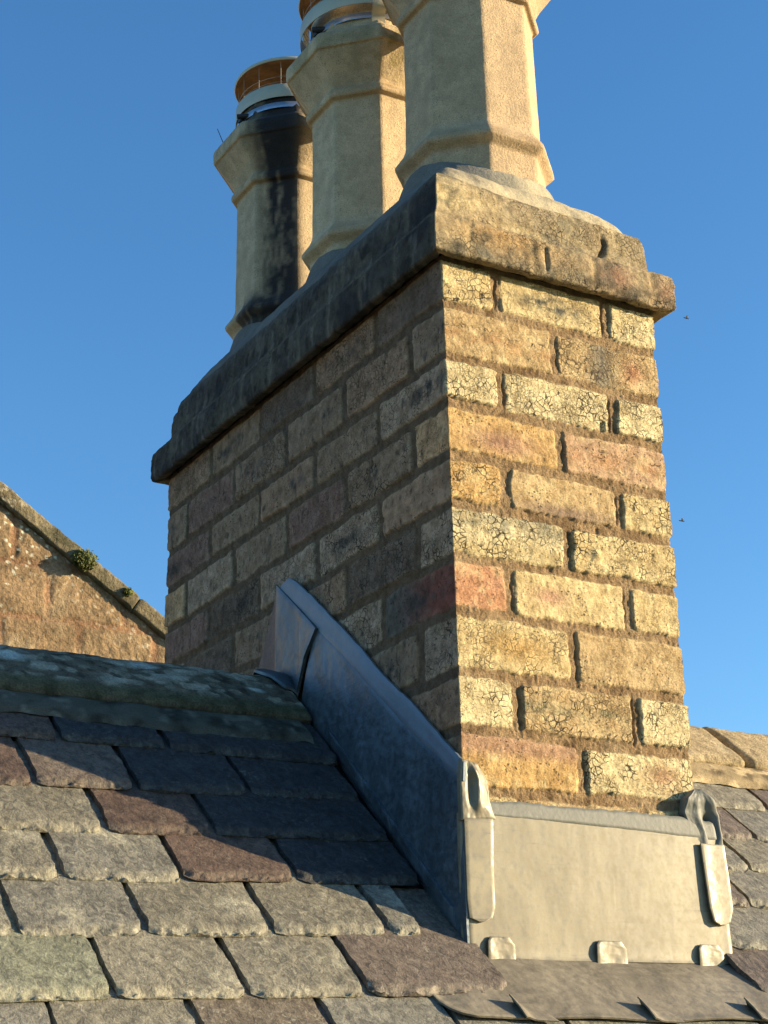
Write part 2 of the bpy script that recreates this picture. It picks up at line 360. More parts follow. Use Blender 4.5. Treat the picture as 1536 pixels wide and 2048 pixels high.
# mortar on the sooty side is darker with weathering
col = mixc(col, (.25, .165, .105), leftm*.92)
crk = np.zeros(U.shape); proud = np.zeros(U.shape)
for ci in range(len(ZK)-1):
    z1, z0 = ZK[ci], ZK[ci+1]
    odd = ci % 2 == 0
    if odd:
        jn = [.108, W-.108]; jl = [.225, .459, .693, .927]
    else:
        jn = [W/2]; jl = [.108, .342, .576, .810, 1.044]
    js = sorted(jn + [W+a for a in jl] + [W+L+a for a in jn] + [2*W+L+a for a in [L-b for b in jl]])
    band = (Z < z1+.01) & (Z > z0-.01)
    n = len(js)
    for k in range(n):
        a, b = js[k], js[(k+1) % n]
        if b < a: b += PER
        cu = (a+b)/2; hu = (b-a)/2-J/2 + random.uniform(-.0015, .002); cz = (z1+z0)/2; hz = (z1-z0)/2-J/2 + random.uniform(-.001, .002)
        du = (wu-cu+PER/2) % PER - PER/2
        sel = band & (np.abs(du) < hu+.02)
        qx = np.abs(du[sel])-hu+.006; qz = np.abs(wz[sel]-cz)-hz+.006
        s = -(np.hypot(np.maximum(qx, 0), np.maximum(qz, 0)) + np.minimum(np.maximum(qx, qz), 0) - .006)
        # which face is it mostly on for colouring
        uu = U[sel]; zl = (Z[sel]-cz)/hz
        nar = uu < W
        lef = uu >= 2*W+L
        mid = cu % PER
        # narrow face spec
        idx = sum(1 for t in jn if t < (mid if mid < W else (0 if mid > W+L else W)))
        spec = NF[ci][min(idx, len(NF[ci])-1)]
        # left face index from near arris
        dl = PER-mid if mid > 2*W+L-0.05 else 0
        li = min(sum(1 for t in jl if t < dl), 5) if mid > W else 0
        lc = LF[ci][li]; lcr = float(LCR[ci][2*li:2*li+2])
        c_n = np.array(PAL[spec[0]]); c_l = np.array(PAL[lc])
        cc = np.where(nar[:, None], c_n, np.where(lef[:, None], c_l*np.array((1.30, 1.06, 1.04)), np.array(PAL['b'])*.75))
        kr = np.where(nar, spec[2], np.where(lef, lcr, .4))
        # local variation
        n1 = fbm(uu*35+ci*3, Z[sel]*50, 11+k); n2 = fbm(uu*60+ci, Z[sel]*60+k, 33)
        cc = cc*(1+.16*n1[:, None]*np.array([1, 1.25, 1.7]))
        cc = mixc(cc, (.76, .62, .34), np.where(nar, sst(.0, .6, n2+.25*n1)*.55, sst(.1, .6, n2)*.12*lef))
        lx = du[sel]/hu
        if mid < W+.2 or mid > PER-.12:
            lxn = np.clip((uu-(max(a, 0) if b < PER else 0))/max(.05, min(b if b < PER else b-PER, W)-(max(a, 0) if b < PER else 0)), 0, 1)*2-1
            t = spec[1]; g = np.exp(-(lxn/.62)**2-(zl/.55)**2); e = (fbm(uu*50, Z[sel]*90, 71)+.55)
            def ap(cc, c, wgt): return np.where(nar[:, None], mixc(cc, c, wgt), cc)
            if t == 'grey': cc = ap(cc, (.13, .13, .11), g*1.25*np.clip(e, .3, 1))
            if t == 'pinkgrey': cc = ap(cc, (.20, .19, .16), np.exp(-((lxn+.1)/.25)**2)*.8); cc = ap(cc, (.55, .28, .16), np.exp(-((lxn-.5)/.2)**2-(zl/.6)**2)*.9)
            if t == 'streak': cc = ap(cc, (.50, .27, .13), np.exp(-((zl+.1+.3*lxn*0)/.35)**2)*.7*np.clip(e, 0, 1)); kr = kr+.9*np.where(nar, np.exp(-((zl-.25+.1*np.sin(lxn*4))/.05)**2), 0)
            if t == 'pinklow': cc = ap(cc, (.46, .28, .19), np.exp(-((lxn+.05)/.6)**2-((zl+.25)/.6)**2)*1.0)
            if t == 'purple': cc = ap(cc, (.30, .21, .155), sst(.0, .7, -zl-.1)*np.exp(-(lxn/.9)**2)*.9)
            if t == 'greygreen': cc = ap(cc, (.24, .25, .20), sst(-.2, .5, zl)*.75*np.clip(e, .2, 1)); cc = ap(cc, (.56, .44, .22), sst(0, .6, -zl)*.5)
            if t == 'pink': cc = ap(cc, (.52, .29, .20), np.exp(-((lxn+.35)/.3)**2-(zl/.4)**2)*.85)
            if t == 'orange': cc = ap(cc, (.60, .38, .14), g*.8)
            if t == 'greenband': cc = ap(cc, (.26, .27, .17), np.exp(-((zl-.05)/.28)**2)*.8*np.clip(e, .2, 1))
            if t == 'pinktop': cc = ap(cc, (.44, .27, .19), sst(-.1, .6, zl)*.8)
            if t == 'pinkright': cc = ap(cc, (.52, .30, .18), np.exp(-((lxn-.45)/.3)**2-(zl/.6)**2)*.8)
        if lc == 'm': cc = np.where(lef[:, None], mixc(cc, (.20, .17, .14), sst(-.02, .14, 2*W+2*L-uu-.06)), cc)
        # dirty middles on the shaded side, worn pale rims
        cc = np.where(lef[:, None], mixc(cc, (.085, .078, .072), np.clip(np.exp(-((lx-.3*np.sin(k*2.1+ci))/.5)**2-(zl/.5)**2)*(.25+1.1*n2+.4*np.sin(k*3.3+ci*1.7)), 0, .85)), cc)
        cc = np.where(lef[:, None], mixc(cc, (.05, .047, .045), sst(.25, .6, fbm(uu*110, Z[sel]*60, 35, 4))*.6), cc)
        rim = sst(.010, .002, s)
        cc = mixc(cc, cc*1.0+np.array((.07, .06, .035)), rim*.8)
        tilt = random.uniform(-.0012, .0012)
        pr = random.uniform(-.0008, .0022) + tilt*lx
        better = s > sd[sel]
        sd[sel] = np.where(better, s, sd[sel])
        mk = sst(-.0012, .0018, s) * better
        tmp = col[sel]; tmp = tmp*(1-mk[:, None]) + cc*mk[:, None]; col[sel] = tmp
        crk[sel] = np.where(better, kr*mk, crk[sel]); proud[sel] = np.where(better, pr, proud[sel])
brk = sst(-.001, .002, sd); rnd = sst(-.0014, .0032, sd)
depth = np.where(U < W, .0036, np.where(leftm > 0, .0030, .005))
f1, f2, cid = worley(wu*105, wz*105, 3)
h = -depth*(1-rnd) + proud*brk + .0016*fbm(U*45, Z*45, 21)*brk + .0008*fbm(U*220, Z*220, 22, 2)
h -= np.where((1-brk) > .5, .0018*fbm(U*180, Z*180, 25, 3)+.002*fbm(U*20, Z*20, 26), 0)
# missing mortar: dark gaps against the left ends of some bricks on the narrow face
for (gu, gz, gw, gh, gd) in [(.108-.001, -.03, .003, .030, .010), (W-.116, -.028, .003, .028, .012), (.236-.006, -.115, .0028, .03, .008), (.118-.004, -.21, .003, .028, .010), (W-.114, -.21, .003, .03, .012), (.236-.007, -.30, .003, .02, .009),
     (W-.114, -.385, .0025, .024, .009), (.236-.006, -.47, .003, .03, .012), (.110, -.56, .002, .03, .008), (W-.114, -.56, .003, .03, .012), (.236-.006, -.655, .0038, .036, .018), (.112, -.75, .003, .03, .012), (W-.114, -.75, .0045, .036, .020), (.236-.004, -.84, .0045, .026, .020),
     (W-.132, -.235, .006, .008, .016), (.188, -.512, .010, .006, .010), (W-.16, -.43, .005, .007, .007)]:
    h -= gd*.42*np.exp(-((U-gu+.0015*np.sin(Z*180))/(gw*.75))**4-((Z-gz)/gh)**4)
h += .006*np.exp(-((U-(.225+.055))/.010)**2-((Z+.475)/.009)**2)
# soot runs and lime bloom on the shaded face close under the cap
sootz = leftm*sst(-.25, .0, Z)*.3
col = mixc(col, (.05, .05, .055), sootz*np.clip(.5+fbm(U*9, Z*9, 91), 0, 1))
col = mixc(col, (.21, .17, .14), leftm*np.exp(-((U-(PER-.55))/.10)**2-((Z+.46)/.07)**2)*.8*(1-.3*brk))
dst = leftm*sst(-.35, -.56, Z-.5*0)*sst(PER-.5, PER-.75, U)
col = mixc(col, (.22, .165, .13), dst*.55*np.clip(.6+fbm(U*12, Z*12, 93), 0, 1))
P = np.stack([bx_[None]+nx_[None]*h, by_[None]+ny_[None]*h, Z], -1)
# break the arrises: chips in courses
nv, nu = U.shape
F = gridfaces(nv, nu, wrap=True)[:, ::-1]
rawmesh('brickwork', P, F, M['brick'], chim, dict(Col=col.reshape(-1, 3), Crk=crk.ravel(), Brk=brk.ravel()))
# plain core below, inside the roof
def box(x0, x1, y0, y1, z0, z1):
    V = [(x, y, z) for z in (z0, z1) for x, y in ((x0, y0), (x1, y0), (x1, y1), (x0, y1))]
    return V, [(0, 3, 2, 1), (4, 5, 6, 7), (0, 1, 5, 4), (1, 2, 6, 5), (2, 3, 7, 6), (3, 0, 4, 7)]
V, Fb = box(.012, W-.012, .012, L-.012, -1.6, .1); rawmesh('core', V, Fb, M['deck'], chim, smooth=False)

# oversailing cap
u, bx_, by_, nx_, ny_ = perimeter(200, (70, 60, 420))
prof = [(0.000, .026), (.010, .012), (.026, .009), (.0305, .012), (.0315, .030), (.0305, .06), (.029, .076), (.0225, .086), (.012, .090), (.008, .105), (.008, .125), (.007, .145), (.005, .158), (.001, .168), (-.006, .174), (-.022, .176)]
pz = np.linspace(0, 1, 90); pp = interp([(a, b, 0) for a, b in prof], pz)
U, T = np.meshgrid(u, pz); off = np.broadcast_to(pp[:, 0][:, None], U.shape).copy(); Z = np.broadcast_to(pp[:, 1][:, None], U.shape).copy()
near = np.maximum(np.exp(-np.minimum(U, PER-U)**2/.16**2), sst(2*W+L+.02, 2*W+L+.10, U))
upb = sst(.078, .094, Z); off = off - upb*(.010*(1-near)) + upb*near*.008
# brick joints of the cap
ju = np.minimum(np.abs((U+.03) % .1165-.058)*0+np.abs(((U+.02) % .1165)-.058), .05)
low = (Z < .084)
jd = np.where(low, np.exp(-(((U+.012*fbm(U*3, Z*0, 5)) % .116-.058)/.007)**2), np.exp(-((U % .23-.115)/.008)**2)) + np.exp(-((Z-.084)/.005)**2)*.7
jd = jd*(Z > .012)
ns = fbm(U*30, Z*30, 41, 5)
dsp = .0022*ns + .0012*fbm(U*120, Z*120, 43, 3) - .005*jd*np.clip(.6+fbm(U*16, Z*16, 44), 0, 1)
dsp -= .008*np.exp(-((U-.345-.010*np.sin(Z*60))/.005)**2)*sst(.06, .09, Z)*sst(.155, .13, Z)
dsp -= .006*np.exp(-((U-.20)/.003)**2)*sst(.015, .03, Z)*sst(.075, .06, Z)
low_edge = np.exp(-((Z-.012)/.006)**2); dsp -= low_edge*.003*(fbm(U*70, Z*0, 46)+.3)
off = off+dsp; Z = Z + .0025*fbm(U*40, T*3, 47)*low_edge + .004*fbm(U*9, T*0, 48)*sst(.12, .17, Z)
scx = np.where(ny_ != 0, 1, 0)
X = bx_[None] + nx_[None]*off; Y = by_[None] + ny_[None]*off
X = np.where((ny_ != 0)[None] & (nx_ == 0)[None], (bx_/W*(W+2*off))-off, X); Y = np.where((nx_ != 0)[None] & (ny_ == 0)[None], (by_/L*(L+2*off))-off, Y)
nar = (U < W); lef = U > 2*W+L-.001
cc = np.tile(np.array((.46, .375, .235)), U.shape+(1,))
n1 = fbm(U*18, Z*22, 51, 5); n2 = fbm(U*45, Z*45, 52, 5)
cc = mixc(cc, (.62, .50, .29), sst(-.1, .5, n1)*.8)
cc = mixc(cc, (.60, .40, .19), np.exp(-((U-.13)/.09)**2-((Z-.06)/.035)**2)*.95*nar)
cc = mixc(cc, (.70, .57, .32), (np.exp(-((U-.02)/.05)**2-((Z-.125)/.03)**2)+np.exp(-((U-.16)/.05)**2-((Z-.10)/.012)**2))*nar)
cc = mixc(cc, (.42, .25, .17), (np.exp(-((U-.33)/.035)**2-((Z-.045)/.03)**2)+.8*np.exp(-((U-.43)/.03)**2-((Z-.04)/.03)**2))*nar*.9)
cc = mixc(cc, (.17, .165, .13), np.clip((np.exp(-((U-.22)/.10)**2-((Z-.105)/.02)**2)+np.exp(-((U-.10)/.14)**2-((Z-.02)/.015)**2))*.9*(.5+n2), 0, 1)*nar)
cc = mixc(cc, (.10, .10, .08), sst(.25, .6, n2)*.5*nar)
cc = mixc(cc, (.045, .03, .02), np.exp(-((U-.345-.010*np.sin(Z*60))/.006)**2)*sst(.06, .09, Z)*sst(.155, .13, Z)*nar)
cc = mixc(cc, (.52, .40, .22), jd*.6*nar); cc = mixc(cc, (.10, .09, .07), sst(.0, .5, fbm(U*25, Z*40, 56, 5))*sst(.06, .015, Z)*.75*nar); cc = mixc(cc, (.12, .125, .10), sst(.05, .5, fbm(U*35, Z*35, 60, 5))*.6*nar)
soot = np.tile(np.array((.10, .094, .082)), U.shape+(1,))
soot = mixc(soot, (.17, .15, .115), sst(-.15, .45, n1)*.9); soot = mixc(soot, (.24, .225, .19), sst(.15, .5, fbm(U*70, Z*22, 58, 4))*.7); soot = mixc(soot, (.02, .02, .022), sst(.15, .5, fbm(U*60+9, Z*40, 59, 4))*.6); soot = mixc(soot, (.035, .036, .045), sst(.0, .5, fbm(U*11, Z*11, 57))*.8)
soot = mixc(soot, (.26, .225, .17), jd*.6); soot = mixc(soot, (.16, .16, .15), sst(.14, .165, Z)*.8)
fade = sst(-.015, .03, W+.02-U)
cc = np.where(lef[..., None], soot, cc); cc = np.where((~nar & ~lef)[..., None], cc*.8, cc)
cc = mixc(cc, (.05, .035, .025), sst(.012, .0, off)*sst(.03, .02, Z)*.5)
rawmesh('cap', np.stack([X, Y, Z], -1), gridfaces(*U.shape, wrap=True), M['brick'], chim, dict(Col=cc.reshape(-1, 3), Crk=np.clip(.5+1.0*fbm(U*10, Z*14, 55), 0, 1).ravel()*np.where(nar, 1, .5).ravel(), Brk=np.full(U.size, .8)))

# cement flaunching on top
nx, ny = 130, 300
gx = np.linspace(0, 1, nx)**1.0; gy = np.linspace(0, 1, ny); U, V = np.meshgrid(gx, gy)
Xn = U*W; Yn = V*L; fb = 0*Yn
oL = .006-.018*sst(L-.10, L-.02, Yn); oR = -.012-fb; oF = -.006+.018*np.exp(-(Xn/.16)**2)-.006
X = -oL*(1-U)+(W+oR)*U; Y = -oF*(1-V)+(L-.012)*V; X0, X1, Y0, Y1 = -oL, W+oR, -oF, L-.012
def flh(X, Y):
    dx = np.minimum(X-X0, X1-X); dy = np.minimum(Y-Y0, Y1-Y)
    k = .014; d = -k*np.log(np.exp(-dx/k)+np.exp(-dy/k))
    d2 = np.where(Y > .8, -.03*np.log(np.exp(-dx/.03)+np.exp(-dy/.03)), d)
    d = np.where(Y > .8, d+(d2-d)*sst(.8, 1.0, Y), d)
    return .158 + np.interp(d, [-.03, -.012, 0, .004, .012, .03, .05, .075, .11, .2], [-.03, -.02, -.012, .016, .034, .060, .084, .110, .140, .155]) - .016*np.exp(-(Y/.12)**2)*sst(.02, .08, d)
Z = flh(X, Y)
for yc in (.215, .60, .977):
    r = np.hypot(X-.224, Y-yc); Z = mix(Z, np.maximum(Z-.008, .292+.034*np.clip(np.abs(X-.224)/.13, 0, 1)**2), sst(.155, .130, r))
Z = Z - .022*np.exp(-(Y/.14)**2)*sst(.03, .09, Y) + (.006*fbm(X*12, Y*12, 31) + .0025*fbm(X*60, Y*60, 32, 4))*np.clip((Z-.15)*60, 0, 1)
cc = np.tile(np.array((.31, .28, .205)), X.shape+(1,)); n1 = fbm(X*16, Y*16, 35, 5)
cc = mixc(cc, (.44, .37, .24), sst(0, .5, n1)); cc = mixc(cc, (.48, .40, .25), sst(.10, .0, Y)*.8); n2 = fbm(X*60, Y*60, 37, 4)
cc = mixc(cc, (.16, .15, .12), sst(.05, .5, n2)*.5*sst(.12, .0, Y))
cc = mixc(cc, (.085, .085, .08), np.clip(sst(.15, .05, X)*(.75+.6*n1), 0, .95)*sst(-.005, .02, Y)); cc = mixc(cc, (.15, .145, .13), sst(.24, .13, X)*.75*sst(.02, .12, Y))  # left slope sooty, with shading by side painted in; front stays pale
rawmesh('flaunching', np.stack([X, Y, Z], -1), gridfaces(ny, nx), M['cement'], chim, dict(Col=cc.reshape(-1, 3)))
# mortar smear climbing the shaded face beside the lead
sm = np.array([(.592, -.402), (.592, -.60), (.72, -.60), (.70, -.50), (.66, -.455), (.62, -.42)])
A = [(-.006, .590, -.405), (-.006, .591, -.50), (-.006, .592, -.60)]; B = [(-.004, .600, -.41), (-.003, .655, -.50), (-.003, .725, -.60)]
loft('mortar_smear', A, B, (-1, 0, 0), .006, M['cement'], chim, 30, 30, bulge=lambda U, V: .004*(1-V)*np.sin(U*3), col=(.235, .155, .125), back=0)

# ================================================================= CHIMNEY POTS
def octo(n_side=14, rr=.10):
    """unit octagon (apothem 1) with soft corners: angle -> radius; returns angles, radii"""
    th = np.linspace(-pi, pi, 8*n_side, endpoint=False)
    p = 420.0; acc = 0
    for k in range(8):
        c = np.cos(th-k*pi/4); acc = acc + np.maximum(c, 0)**p
    return th, acc**(-1/p), n_side
def ringmesh(name, rings, center, mat, parent, th, colf=None, dispf=None, flip=False):
    """rings: list of (z, radius array)"""
    Zs = np.array([r[0] for r in rings]); R = np.stack([np.broadcast_to(r[1], th.shape) for r in rings])
    T, ZZ = np.meshgrid(th, Zs)
    if dispf is not None: R = R + dispf(T, ZZ)
    P = np.stack([center[0]+R*np.cos(T), center[1]+R*np.sin(T), ZZ], -1)
    F = gridfaces(len(Zs), len(th), wrap=True)
    if flip: F = F[:, ::-1]
    at = {}
    if colf is not None: at['Col'] = colf(T, ZZ).reshape(-1, 3)
    return rawmesh(name, P, F, mat, parent, at)
POT = [(.25, .127), (.333, .127), (.337, .130), (.345, .140), (.349, .1435), (.356, .1435), (.380, .128), (.392, .1235), (.40, .1225), (.52, .1205), (.674, .1195), (.677, .121), (.679, .130), (.684, .1325), (.695, .1315), (.699, .127), (.704, .1245), (.710, .126),
       (.730, .136), (.752, .151), (.770, .163), (.776, .166), (.777, .1705), (.781, .1715), (.800, .172), (.812, .170), (.822, .160), (.835, .142), (.845, .131), (.855, .127), (.90, .125), (.925, .124), (.930, .120), (.925, .105), (.80, .10)]
def band(name, c, r, z0, z1, th, mat, parent, n=96, wob=0.0):
    a = np.linspace(-pi, pi, n, endpoint=False)
    ro = [(z0, r+th), (z1, r+th), (z1, r), (z0, r), (z0, r+th)]
    return ringmesh(name, [(z, np.full(n, q)) for z, q in ro], c, mat, parent, a, flip=False)
def pot(yc, label, tone, gr, gdz, seed, soot=0.0, guard=True, legs=()):
    base = tag(empty('chimney_pot', (.224, yc, .27)), label, 'chimney pot', 'octagonal clay chimney pots on the stack')
    th, ro, _ = octo()
    pr = interp([(a, b, 0) for a, b in POT], np.linspace(0, 1, 400)); rings = []
    for z, r in pr[:, :2]:
        shp = ro if z < .845 else mix(ro, 1.02, sst(.845, .88, z)*.55)
        rings.append((z, r*shp))
    def disp(T, Z): return .0005*fbm(T*5, Z*12, seed)+.0005*fbm(T*24, Z*60, seed+3)
    def colf(T, Z):
        c = np.tile(np.array(tone), T.shape+(1,)); a = fbm(T*2.2, Z*7, seed+7, 5); b = fbm(T*7, Z*20, seed+8, 5)
        c = c*(1+.12*a[..., None])
        c = mixc(c, np.array(tone)*np.array((.62, .66, .60)), np.clip(np.exp(-((Z-.80)/.05)**2)*(.35+1.2*b), 0, .8))
        c = mixc(c, np.array(tone)*np.array((.55, .45, .3)), np.clip((np.exp(-((Z-.695)/.012)**2)+np.exp(-((Z-.36)/.014)**2))*(.3+.5*b), 0, .6))
        c = mixc(c, (.20, .17, .04), np.clip(np.exp(-((Z-.765)/.035)**2)*np.exp(-((T+pi/2)/.5)**2)*(.2+2.0*fbm(T*14, Z*60, seed+2)), 0, .75)*(1-min(soot, .8)))
        if soot:
            m_ = np.exp(-((T+2.27)/.40)**6); fine = fbm(T*22, Z*45, seed+15, 5)
            m2 = m_*np.clip(.62+.42*np.exp(-((T+2.14)/.22)**2)+.4*sst(.64, .72, Z)+.4*sst(.48, .38, Z)+.75*fbm(T*7, Z*5, seed+11, 5)+.55*fine, 0, .97)
            m3 = sst(.80, .84, Z)*np.exp(-((T+2.3)/1.0)**4)*np.clip(.9+.4*fine, 0, .97)
            m4 = sst(.42, .37, Z)*np.exp(-((T+2.5)/1.1)**4)*np.clip(.9+.4*fine, 0, .95)
            c = mixc(c, (.018, .018, .022), np.clip(np.maximum.reduce([m2, m3, m4]), 0, 1))
        return c
    ringmesh('shaft', rings, (.224, yc), M['pot'], base, th, colf, disp)
    c = (.224, yc)
    # hose clamp with bolt
    ns = len(th); s = band('clamp', c, .1315, .862+gdz*0, .876, .0015, M['galv'], base)
    V, F = [], []
    for zz_, ln in ((.869, .012),):
        a = radians(-172); cx, cy = c[0]+.138*cos(a), c[1]+.138*sin(a)
        bm = bmesh.new(); bmesh.ops.create_cone(bm, cap_ends=True, segments=12, radius1=.006, radius2=.006, depth=.03, matrix=Matrix.Translation((cx, cy, zz_)) @ Matrix.Rotation(pi/2, 4, 'Y') @ Matrix.Rotation(.6, 4, 'X'))
        bmesh.ops.create_cube(bm, size=1, matrix=Matrix.Translation((cx+.004, cy+.012, zz_)) @ Matrix.Diagonal((.018, .016, .018, 1)))
        for v in bm.verts: v.co -= Vector(base.location)
        me = bpy.data.meshes.new('clamp_bolt'); bm.to_mesh(me); bm.free(); me.materials.append(M['dark']); o = bpy.data.objects.new('clamp_bolt', me); C.objects.link(o); o.parent = s
    if guard:
        g0, g1 = .890+gdz, .925+gdz
        gb = band('guard_band', c, gr, g0, g1, .0014, M['beige'], base, 120)
        hz = .990+gdz; hr = gr+.004; a = np.linspace(-pi, pi, 120, endpoint=False)
        hood = [(hz+.035, .002), (hz+.030, hr*.5), (hz+.018, hr*.85), (hz+.006, hr), (hz, hr+.001), (hz-.002, hr-.001)]
        under = [(hz-.002, hr-.001), (hz+.003, hr-.004), (hz+.013, hr*.84), (hz+.024, hr*.5), (hz+.028, .002)]
        hd = ringmesh('hood', [(z, np.full(120, r)) for z, r in hood], c, M['beige'], base, a)
        ringmesh('hood_underside', [(z, np.full(120, r)) for z, r in under], c, M['rust'], hd, a, flip=False)
        # wires
        bm = bmesh.new()
        def wire(p, q, r=.0007):
            p, q = Vector(p), Vector(q); d = q-p
            bmesh.ops.create_cone(bm, cap_ends=True, segments=5, radius1=r, radius2=r, depth=d.length, matrix=Matrix.Translation((p+q)/2-Vector(base.location)) @ d.to_track_quat('Z', 'Y').to_matrix().to_4x4())
        for k in range(14):
            t = k*2*pi/14; x, y = c[0]+(gr-.006)*cos(t), c[1]+(gr-.006)*sin(t); wire((x, y, g1-.012), (x, y, hz+.012))
        for zz_ in (g1+.010, g1+.024):
            for k in range(40):
                t, t2 = k*2*pi/40, (k+1)*2*pi/40; r_ = gr-.006
                wire((c[0]+r_*cos(t), c[1]+r_*sin(t), zz_), (c[0]+r_*cos(t2), c[1]+r_*sin(t2), zz_))
        me = bpy.data.meshes.new('wire_mesh'); bm.to_mesh(me); bm.free(); me.materials.append(M['wire']); o = bpy.data.objects.new('wire_mesh', me); C.objects.link(o); o.parent = base
        for ang in legs:
            t = radians(ang); tv = np.array([-sin(t), cos(t), 0]); rv = np.array([cos(t), sin(t), 0])
            pc = np.array([c[0], c[1], 0])
            path = [(gr+.0025, hz-.002), (gr+.0025, g0-.01), (.1345, .868), (.1345, .845)]
            A = [pc+rv*r_+np.array([0, 0, z])+tv*.0145 for r_, z in path]; B = [pc+rv*r_+np.array([0, 0, z])-tv*.0145 for r_, z in path]
            o = loft('leg', A, B, rv, .0018, M['beige'], base, 16, 4); fixnormals(o)
        # inner ring of the guard seen through the gap
    return base
CLAY = (.44, .36, .235)
pot(.215, 'nearest octagonal clay chimney pot, pinkish buff, cut off by the top of the photo', (.45, .33, .195), .150, -.0, 11, legs=(-100, 20, 140))
pot(.60, 'middle octagonal clay chimney pot, pale cream with green algae on its flared rim', (.51, .39, .235), .152, -.005, 23, legs=(-112, 8, 128))
p3 = pot(.977, 'farthest octagonal clay chimney pot, streaked with black soot, with a round guard hood', (.47, .365, .225), .1325, 0.0, 37, soot=1.0, legs=(-40, 80))
bm = bmesh.new(); a_, b_ = Vector((.058, 1.0, .806))-Vector(p3.location), Vector((.040, 1.0, .845))-Vector(p3.location); d = b_-a_
bmesh.ops.create_cone(bm, cap_ends=True, segments=6, radius1=.0011, radius2=.0008, depth=d.length, matrix=Matrix.Translation((a_+b_)/2) @ d.to_track_quat('Z', 'Y').to_matrix().to_4x4())
me = bpy.data.meshes.new('wire_end'); bm.to_mesh(me); bm.free(); me.materials.append(M['dark']); o = bpy.data.objects.new('wire_end', me); C.objects.link(o); o.parent = p3

# ================================================================= SLATE ROOF
roof = tag(empty('slate_roof', (0, YR, -.6)), 'pitched roof of rough grey and purple slates below a lichened stone ridge', 'roof')
# rows: tail Y at X=0 and tilt on the left side
ROWS = [(.445, .0), (.350, .004), (.268, .038), (.184, .040), (.100, .042), (.009, .040), (-.090, .030), (-.190, .020)]
y = -.190
while y > -3.1: y -= .0885; ROWS.append((y, .0))
GREY, OLIV, PURP, PLUM, BRWN, SHADE_DARK = (.150, .142, .116), (.172, .158, .119), (.092, .064, .050), (.125, .10, .080), (.14, .115, .085), (.036, .036, .037)  # last one: dark slates, chimney shadow deepened into their colour
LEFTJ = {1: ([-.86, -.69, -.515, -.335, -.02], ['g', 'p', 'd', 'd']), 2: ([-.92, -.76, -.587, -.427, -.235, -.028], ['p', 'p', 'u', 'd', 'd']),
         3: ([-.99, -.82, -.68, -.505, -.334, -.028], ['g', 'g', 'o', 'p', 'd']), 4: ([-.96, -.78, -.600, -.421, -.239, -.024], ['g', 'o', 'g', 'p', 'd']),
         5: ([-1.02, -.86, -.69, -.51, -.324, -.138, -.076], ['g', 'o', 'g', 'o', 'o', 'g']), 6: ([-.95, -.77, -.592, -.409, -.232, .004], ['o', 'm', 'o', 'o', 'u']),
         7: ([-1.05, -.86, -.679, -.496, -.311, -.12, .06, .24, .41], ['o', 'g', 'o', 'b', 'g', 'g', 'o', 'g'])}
RIGHTJ = {0: ([.455, .62, .80, .98, 1.16, 1.35], 'ggogu'), 1: ([.47, .66, .905, 1.07, 1.24, 1.4], 'gouug'), 2: ([.475, .600, .79, .96, 1.12, 1.3], 'uugug'), 3: ([.480, .70, .88, 1.05, 1.22], 'gogu'), 4: ([.485, .62, .80, .97, 1.15], 'uggo'),
          5: ([.490, .69, .87, 1.04, 1.2], 'gggu'), 6: ([.462, .62, .80, .98, 1.15], 'ugog')}
CM = dict(g=GREY, o=OLIV, p=PURP, u=PLUM, b=BRWN, d=SHADE_DARK, m=(.175, .178, .125))
TV, TF, TC, TL, nb = [], [], [], [], 0
